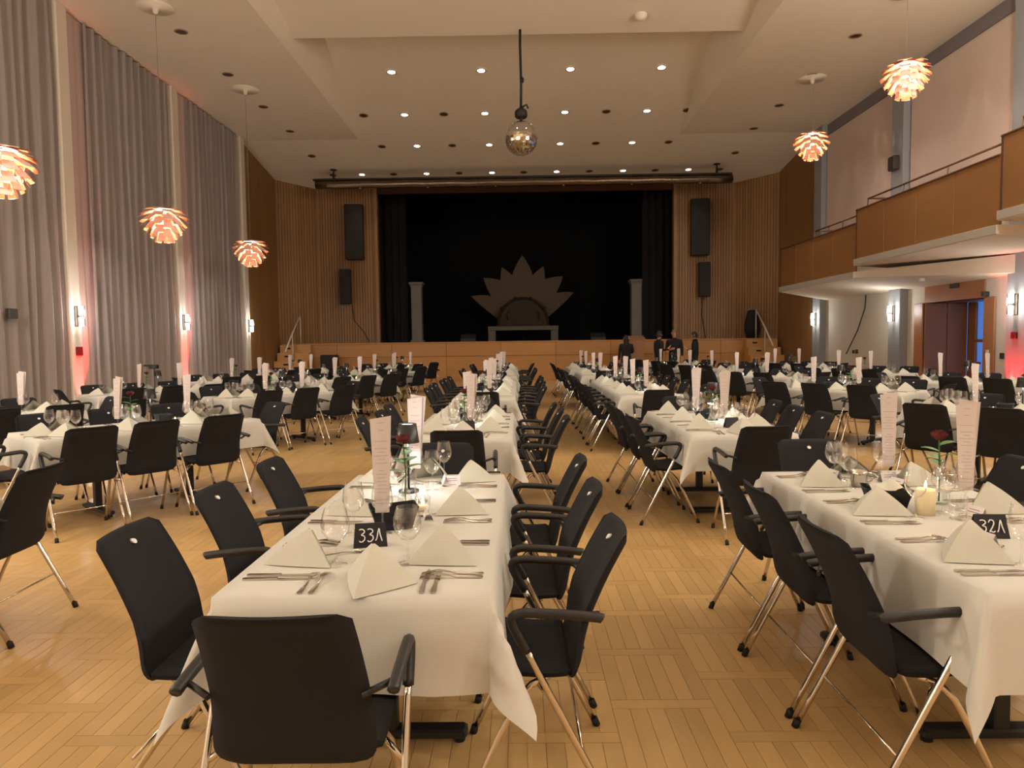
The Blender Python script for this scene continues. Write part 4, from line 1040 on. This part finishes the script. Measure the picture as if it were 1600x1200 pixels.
FORE = {'T1', 'T1C'}
def seat_list(T):
    """(local x, local y, facing angle, words) for eight seats; facing = direction of the diner"""
    L3 = {'T1': (-0.60, 0.09, 0.80), 'T1C': (-0.60, 0.02, 0.62)}.get(T['key'], (-0.5, 0.12, 0.74))
    s = []
    if T['kind'] == 'c':
        for sx, nm in ((-1, 'left'), (1, 'right')):
            for q, ly in zip(('near', 'middle', 'far'), L3): s.append((sx, ly, nm, q))
    else:
        f = 1 if T['kind'] == 'L' else -1
        for sx, nm in ((f, 'front'), (-f, 'rear')):
            for q, ly in zip(('near', 'middle', 'far'), (-0.72, -0.22, 0.36) if T['key'] == 'L1' and sx > 0 else (-0.62, 0.0, 0.62)): s.append((sx, ly, nm, q))
    return s
def words(side, q): return '%s seat on %s side' % (q, side) if side in ('left', 'right', 'front', 'rear') else '%s end' % q
GR = 'table settings'
for T in TABLES:
    M4 = Matrix.Translation((T['x'], T['y'], 0)) @ Matrix.Rotation(T['rz'], 4, 'Z')
    D = T['desc']; key = T['key']; rz = T['rz']
    rnd = random.Random(hash(key) % 1000 if False else sum(map(ord, key)) * 7)
    def W(lx, ly, z=0.0): p = M4 @ Vector((lx, ly, z)); return (p.x, p.y, p.z)
    TB.put(W(0, 0), rz, 'black legged banquet table under the cloth, ' + D, 'banquet tables')
    c = obj('tablecloth', cloths[rnd.randrange(3)], None, W(0, 0, 0), rz)
    tag(c, 'white cloth draped over ' + D, 'tablecloth', 'white tablecloths')
    if rnd.random() < 0.5: c.rotation_euler[2] += PI
    seats = []
    for sx, ly, nm, q in seat_list(T):
        off = {'T1': 0.12 if sx < 0 else 0.08, 'T1C': 0.0 if sx < 0 else 0.08, 'A': 0.14}.get(key, 0.08 + rnd.uniform(-0.02, 0.04))
        seats.append((sx * TW / 2, ly, sx, 0, off, '%s %s seat' % (nm, q), nm, q))
    for sy, q in ((-1, 'near'), (1, 'far')):
        seats.append((-0.09 if key == 'T1' and sy < 0 else 0.02, sy * TL / 2, 0, sy, 0.07 + rnd.uniform(0, 0.03), '%s end' % q, 'end', q))
    for (lx, ly, sx, sy, off, wd, nm, q) in seats:
        out = Vector((sx, sy)); inw = -out
        ang = math.atan2(inw.y, inw.x) - PI / 2            # chair faces local +y
        jit = rnd.uniform(-0.05, 0.05) * (0.3 if key in FORE else 1)
        cx, cy = lx + out.x * off, ly + out.y * off
        where = ('%s seat on %s side of %s' % (q, nm, D)) if nm != 'end' else '%s end of %s' % (q, D)
        # leave out chairs nobody sees: hidden column parts outside the frame
        p = W(cx, cy)
        sxp = 812 + F * p[0] / max(0.5, p[1])
        if -120 < sxp < 1720:
            armless = key == 'T1' and nm == 'left' and q == 'near'
            (CHN if armless else CH).put(p, rz + ang + jit, 'black upholstered %s, ' % ('chair without arms' if armless else 'armchair') + where, 'black chairs at the tables')
        if not (-60 < sxp < 1680): continue
        side = Vector((-inw.y, inw.x)) * -1                # diner's right
        k = rnd.randrange(3)
        ins = 0.115 if nm == 'end' else 0.16
        if key == 'T1' and nm == 'end' and q == 'near': lx += 0.125
        a = (lx + inw.x * ins, ly + inw.y * ins); cj = rnd.uniform(-0.06, 0.06)
        NAP[k].put(W(*a, TZ + 0.002), rz + ang + rnd.uniform(-0.15, 0.15) + (0 if T['kind'] != 'c' else -0.5 * sx if sx else -0.3), 'white folded napkin, ' + where, 'folded napkins')
        tier = T['tier']
        if tier <= 2:
            for n_ in range(2):
                for PR, sg, nmk in ((FK, -1, 'fork'), (KN, 1, 'knife')):
                    o_ = sg * (0.165 + 0.036 * n_); i_ = 0.13
                    l_ = (lx + inw.x * i_ + side.x * o_, ly + inw.y * i_ + side.y * o_)
                    PR.put(W(*l_, TZ + 0.002), rz + ang + cj + rnd.uniform(-0.02, 0.02), 'steel %s %s, %s' % ('inner' if n_ == 0 else 'outer', nmk, where), nmk + 's')
        if tier == 1:
            l_ = (lx + inw.x * 0.29 + side.x * -0.07, ly + inw.y * 0.29 + side.y * -0.07)
            SPN.put(W(*l_, TZ + 0.002), rz + ang + 0.4, 'small dessert spoon, ' + where, 'spoons')
            l_ = (lx + inw.x * 0.30 + side.x * -0.12, ly + inw.y * 0.30 + side.y * -0.12)
            if key == 'T1C' or q != 'near': PCD.put(W(*l_, TZ + 0.002), rz + ang + 0.2, 'white printed place card, ' + where, 'place cards')
        if tier == 2 or (tier in (3, 4) and (q != 'middle') and nm != 'end') or (tier == 1 and key == 'T1C'):
            l_ = (lx + inw.x * 0.27 + side.x * 0.11, ly + inw.y * 0.27 + side.y * 0.11)
            WG.put(W(*l_, TZ + 0.002), 0, 'clear wine glass, ' + where, 'wine glasses')
        if tier == 2 and nm != 'end':
            l_ = (lx + inw.x * 0.33 + side.x * 0.03, ly + inw.y * 0.33 + side.y * 0.03)
            BG.put(W(*l_, TZ + 0.002), 0, 'round wine glass, ' + where, 'wine glasses')
    # middle of the table
    def mid(PR, lx, ly, label, group, r_=0.0, z=TZ + 0.002): return PR.put(W(lx, ly, z), rz + r_, label, group)
    def menu(kind, lx, ly, wd, r_=0.0):
        WG.put(W(lx, ly, TZ + 0.002), 0, 'stemmed glass holding the %s menu on %s' % (wd, D), 'glasses holding menus')
        mid(MEN[kind], lx, ly, 'tall printed white menu, %s one on %s' % (wd, D), 'menus standing in glasses', r_)
    def lamp_at(lx, ly, r_=0):
        mid(LMP, lx, ly, 'small black table lamp with lit top on ' + D, 'table lamps', r_)
        p = W(lx, ly, TZ)
        lamp('lamp_light', 'SPOT', (p[0], p[1], TZ + 0.265), P_TABLE * 2.2, NEUT, 0.03, None, 150, 0.4)
        lamp('lamp_light', 'POINT', (p[0], p[1], TZ + 0.375), P_TABLE * 0.25, NEUT, 0.02)
    if key == 'T1':
        X0, Y0 = T['x'], T['y']
        L_ = lambda x, y: (x - X0, y - Y0)
        menu(0, *L_(-0.545, 2.74), 'near', 0.15); menu(1, *L_(-0.555, 3.70), 'far', -0.1)
        lamp_at(*L_(-0.565, 3.52)); mid(VAS, *L_(-0.535, 3.22), 'glass carafe vase with one rose on table 33A', 'rose vases')
        mid(ROS, *L_(-0.535, 3.22), 'dark red rose in the vase on table 33A', 'roses')
        mid(BSK, *L_(-0.52, 2.84), 'black felt bread basket behind the 33A card', 'bread baskets', 0.3)
        number_card('33A', 'black number card lettered 33A in white', (-0.56, 2.58, TZ + 0.002), 0.2)
        for n_, (PR, x, y, t_) in enumerate(((BG, -0.388, 2.37, 'big wine glass right of the 33A card'), (BG, -0.63, 2.36, 'big wine glass left of the 33A card'),
              (WG, -0.66, 2.75, 'wine glass by the left napkins on table 33A'), (WG, -0.45, 3.55, 'wine glass right of the lamp on table 33A'), (WG, -0.425, 3.88, 'wine glass at the far edge of table 33A'),
              (WG, -0.66, 3.32, 'wine glass left of the rose vase on table 33A'), (BG, -0.60, 3.42, 'wine glass just left of the lamp pole on table 33A'))):
            PR.put((x, y, TZ + 0.002), 0, t_, 'wine glasses')
        TUM.put((-0.47, 3.3, TZ + 0.002), 0, 'clear tumbler beside the rose vase on table 33A', 'tumblers'); TUM.put((-0.49, 3.08, TZ + 0.002), 0, 'clear tumbler in front of the rose vase on table 33A', 'tumblers')
        TEA.put((-0.44, 3.12, TZ + 0.002), 0, 'tealight in clear glass cup on table 33A', 'tealights')
    elif key == 'T1C':
        X0, Y0 = T['x'], T['y']
        L_ = lambda x, y: (x - X0, y - Y0)
        menu(1, *L_(1.90, 3.03), 'near', -0.25); menu(0, *L_(1.875, 3.62), 'far', -0.2)
        CDL.put((1.697, 2.97, TZ + 0.002), 0, 'cream pillar candle burning on table 32A', 'pillar candles')
        lamp('candle_light', 'POINT', (1.697, 2.97, TZ + 0.15), 0.35, (1, 0.6, 0.25), 0.01)
        BSK.put((1.60, 3.10, TZ + 0.002), -0.25, 'black felt bread basket beside the cream candle', 'bread baskets')
        BCL.put((1.60, 3.10, TZ + 0.006), -0.25, 'white cloth inside the bread basket on table 32A', 'bread cloths')
        VAS.put((1.865, 3.16, TZ + 0.002), 0, 'glass carafe vase with one rose on table 32A', 'rose vases')
        ROS.put((1.865, 3.16, TZ + 0.002), 1, 'dark red rose in the vase on table 32A', 'roses')
        number_card('32A', 'black number card lettered 32A in white', (1.735, 2.62, TZ + 0.002), -0.1)
        t = thing('milk_jug', 'small steel jug near the far napkins on table 32A', 'jug', (1.69, 3.54, TZ + 0.002))
        make('body', MB().lathe([(0.001, 0.0), (0.034, 0.0), (0.04, 0.03), (0.037, 0.06), (0.044, 0.08), (0.041, 0.08), (0.034, 0.06), (0.03, 0.01)], 18), M_['steel'], t)
        make('handle', MB().tube(smoothpts([(0.038, 0, 0.07), (0.07, 0, 0.06), (0.065, 0, 0.03), (0.04, 0, 0.02)], 3), 0.004, 6), M_['steel'], t)
        BG.put((1.66, 3.75, TZ + 0.002), 0, 'big wine glass at the far left of table 32A', 'wine glasses')
        BG.put((1.79, 3.0, TZ + 0.002), 0, 'big wine glass right of the cream candle', 'wine glasses')
        TUM.put((1.78, 2.88, TZ + 0.002), 0, 'clear tumbler in front of the candle on table 32A', 'tumblers')
        TUM.put((1.88, 2.55, TZ + 0.002), 0, 'clear tumbler right of the 32A card', 'tumblers')
    elif T['tier'] == 4: pass
    else:
        f = 1 if T['kind'] != 'R' else -1
        menu(rnd.randrange(2), 0.05 * f, -0.24, 'near', -rz + rnd.uniform(-.3, .3)); menu(rnd.randrange(2), -0.03, 0.44, 'far', -rz + rnd.uniform(-.3, .3))
        if key not in ('L4', 'LL3', 'RR3', 'R4', 'B5', 'C6'): lamp_at(0.03, 0.06)
        mid(VAS, -0.02, -0.10, 'glass carafe vase with one rose on ' + D, 'rose vases'); mid(ROS, -0.02, -0.10, 'dark red rose in the vase on ' + D, 'roses', rnd.uniform(0, 6))
        mid(TEA, 0.07 * f, 0.27, 'tealight in clear glass cup on ' + D, 'tealights')
        if T['tier'] == 2 and T['kind'] == 'c': number_card('', 'small black number card on ' + D, W(0.04, -0.5, TZ + 0.002), 0.1)
        mid(BSK, 0.0, 0.19, 'black felt bread basket on ' + D, 'bread baskets', rnd.uniform(-.4, .4))
# flat lamp on a rod, second curtain-side table
t = thing('reading_lamp', 'black flat headed lamp on thin rod near the curtains', 'lamp', (-5.83, 11.25, TZ + 0.002))
make('rod', MB().tube([(0, 0, 0.01), (0, 0, 0.38)], 0.007, 6), M_['steelb'], t)
make('foot', MB().lathe([(0.001, 0), (0.05, 0), (0.05, 0.01), (0.007, 0.012)], 14), M_['steelb'], t)
make('head', MB().bevbox(-0.07, 0.06, -0.05, 0.05, 0.38, 0.45, 0.01).bevbox(-0.16, -0.06, -0.03, 0.03, 0.42, 0.45, 0.008), M_['steelb'], t)

# ------------------------------------------------------------------ people by the stage
def person(name, label, x, y, rz, h, pose, hair, longhair=False):
    """one skinned figure; local +y is the way the person faces"""
    k = h / 1.78
    J = {}
    V = []; E = []; Rd = []
    def add(p, r_, parent=None):
        V.append(Vector(p) * k); Rd.append(r_ * k)
        if parent is not None: E.append((parent, len(V) - 1))
        return len(V) - 1
    pel = add((0, 0, 0.97), 0.165)
    wa = add((0, 0.0, 1.12), 0.165, pel); ch = add((0, 0.01, 1.32), 0.185, wa); nk0 = add((0, 0.0, 1.46), 0.095, ch)
    nk = add((0, 0.015, 1.53), 0.052, nk0); hd0 = add((0, 0.03, 1.60), 0.082, nk); hd = add((0, 0.025, 1.685), 0.088, hd0); top = add((0, 0.02, 1.735), 0.06, hd)
    for s in (-1, 1):
        hip = add((s * 0.10, 0, 0.88), 0.098, pel); kne = add((s * 0.11, 0.02, 0.5), 0.062, hip); ank = add((s * 0.115, -0.02, 0.09), 0.045, kne); toe = add((s * 0.13, 0.14, 0.045), 0.038, ank)
        sh = add((s * 0.205, 0.0, 1.40), 0.078, ch)
        el, wr_, hn = pose[0 if s < 0 else 1]
        e = add((s * el[0], el[1], el[2]), 0.056, sh); w_ = add((s * wr_[0], wr_[1], wr_[2]), 0.033, e); hh = add((s * hn[0], hn[1], hn[2]), 0.036, w_)
        hv = (Vector(hn) - Vector(wr_)); hv = Vector((s * hv.x, hv.y, hv.z)).normalized()
        sd = hv.cross(Vector((0, 1, 0.3))).normalized()
        for q, ln in ((-1.5, 0.062), (-0.5, 0.075), (0.5, 0.07), (1.5, 0.055)):
            p = Vector((s * hn[0], hn[1], hn[2])) + sd * (0.017 * q) + hv * 0.02
            f1 = add(p + hv * ln * 0.5, 0.0095, hh); add(p + hv * ln + Vector((0, 0.012, 0)), 0.008, f1)
        p = Vector((s * hn[0], hn[1], hn[2])) + sd * -0.034
        th = add(p, 0.011, hh); add(p + hv * 0.035 + sd * -0.008, 0.009, th)
    me = bpy.data.meshes.new('person_rig'); me.from_pydata([tuple(p) for p in V], E, [])
    tmp = bpy.data.objects.new('person_rig', me); COL.objects.link(tmp)
    tmp.modifiers.new('s', 'SKIN'); me.update()
    if not me.skin_vertices: 
        pass
    for i, r_ in enumerate(Rd): me.skin_vertices[0].data[i].radius = (r_, r_ * (0.8 if i in (0, 1, 2) else 1.0))
    me.skin_vertices[0].data[0].use_root = True
    ss = tmp.modifiers.new('b', 'SUBSURF'); ss.levels = 1; ss.render_levels = 1
    dg = bpy.context.evaluated_depsgraph_get(); dg.update()
    body = bpy.data.meshes.new_from_object(tmp.evaluated_get(dg))
    bpy.data.objects.remove(tmp)
    body.materials.clear(); body.materials.append(M_['suit']); body.materials.append(M_['skin'])
    wrists = [Vector((s * pose[0 if s < 0 else 1][2][0], pose[0 if s < 0 else 1][2][1], pose[0 if s < 0 else 1][2][2])) * k for s in (-1, 1)]
    for p in body.polygons:
        c = p.center; p.use_smooth = True
        skin = c.z > 1.515 * k or any((c - w_).length < 0.11 * k for w_ in wrists)
        p.material_index = 1 if skin else 0
    t = thing(name, label, 'person', (x, y, 0), rz)
    obj('body', body, t)
    # face: nose, eyes, mouth, ears
    z0 = 1.655 * k
    fc = MB().tube([(0, 0.108 * k, z0 + 0.02 * k), (0, 0.132 * k, z0 - 0.015 * k), (0, 0.112 * k, z0 - 0.024 * k)], [0.006 * k, 0.012 * k, 0.006 * k], 6)
    for s in (-1, 1): fc.tube([(s * 0.088 * k, 0.02 * k, z0 - 0.02 * k), (s * 0.094 * k, 0.012 * k, z0 + 0.025 * k)], 0.013 * k, 6)
    make('face_features', fc, M_['skin'], t)
    ey = MB()
    for s in (-1, 1): ey.lathe([(0.001, -0.006), (0.009, 0), (0.001, 0.006)], 8, 0, (s * 0.032 * k, 0.104 * k, z0 + 0.012 * k))
    ey.tube([(-0.022 * k, 0.108 * k, z0 - 0.052 * k), (0.022 * k, 0.108 * k, z0 - 0.052 * k)], 0.004 * k, 5)
    make('eyes_and_mouth', ey, M_['hair_d'], t)
    hb_ = MB()
    def hs(u, v_):
        a = 2 * PI * u; e = v_ * PI * 0.5
        rr_ = 0.104 * k
        low = -0.01 if math.sin(a) > 0.35 else (-0.10 if not longhair else -0.30)
        zz = math.sin(e) * 0.108 * k
        x_ = rr_ * math.cos(e) * math.cos(a) * 0.95; y_ = rr_ * 1.06 * math.cos(e) * math.sin(a) + 0.012 * k
        return (x_, y_, 1.675 * k + zz + (low * k * (1 - v_) ** 2 if math.sin(a) < 0.35 else 0.028 * k * (1 - v_)))
    hb_.grid(hs, 20, 7)
    make('hair', hb_, hair, t)
    return t
down = ((0.24, -0.01, 1.12), (0.25, 0.06, 0.88), (0.25, 0.09, 0.80))
fold = ((0.25, 0.02, 1.14), (0.12, 0.23, 1.13), (0.05, 0.25, 1.15))
hold = ((0.25, 0.0, 1.13), (0.20, 0.24, 1.18), (0.18, 0.30, 1.24))
person('person', 'person with long dark hair in black standing left of lectern', 3.63, 24.3, R(0), 1.66, (down, fold), M_['hair_d'], True)
person('person', 'dark haired person in black turned right, right of lectern', 4.62, 23.7, R(-75), 1.78, (down, hold), M_['hair_d'])
person('person', 'grey haired person in dark suit, middle of the standing three', 5.18, 23.9, R(165), 1.82, (down, fold), M_['hair_g'])
person('person', 'dark haired person in black facing left, rightmost of the group', 5.80, 23.6, R(70), 1.74, (hold, down), M_['hair_d'])
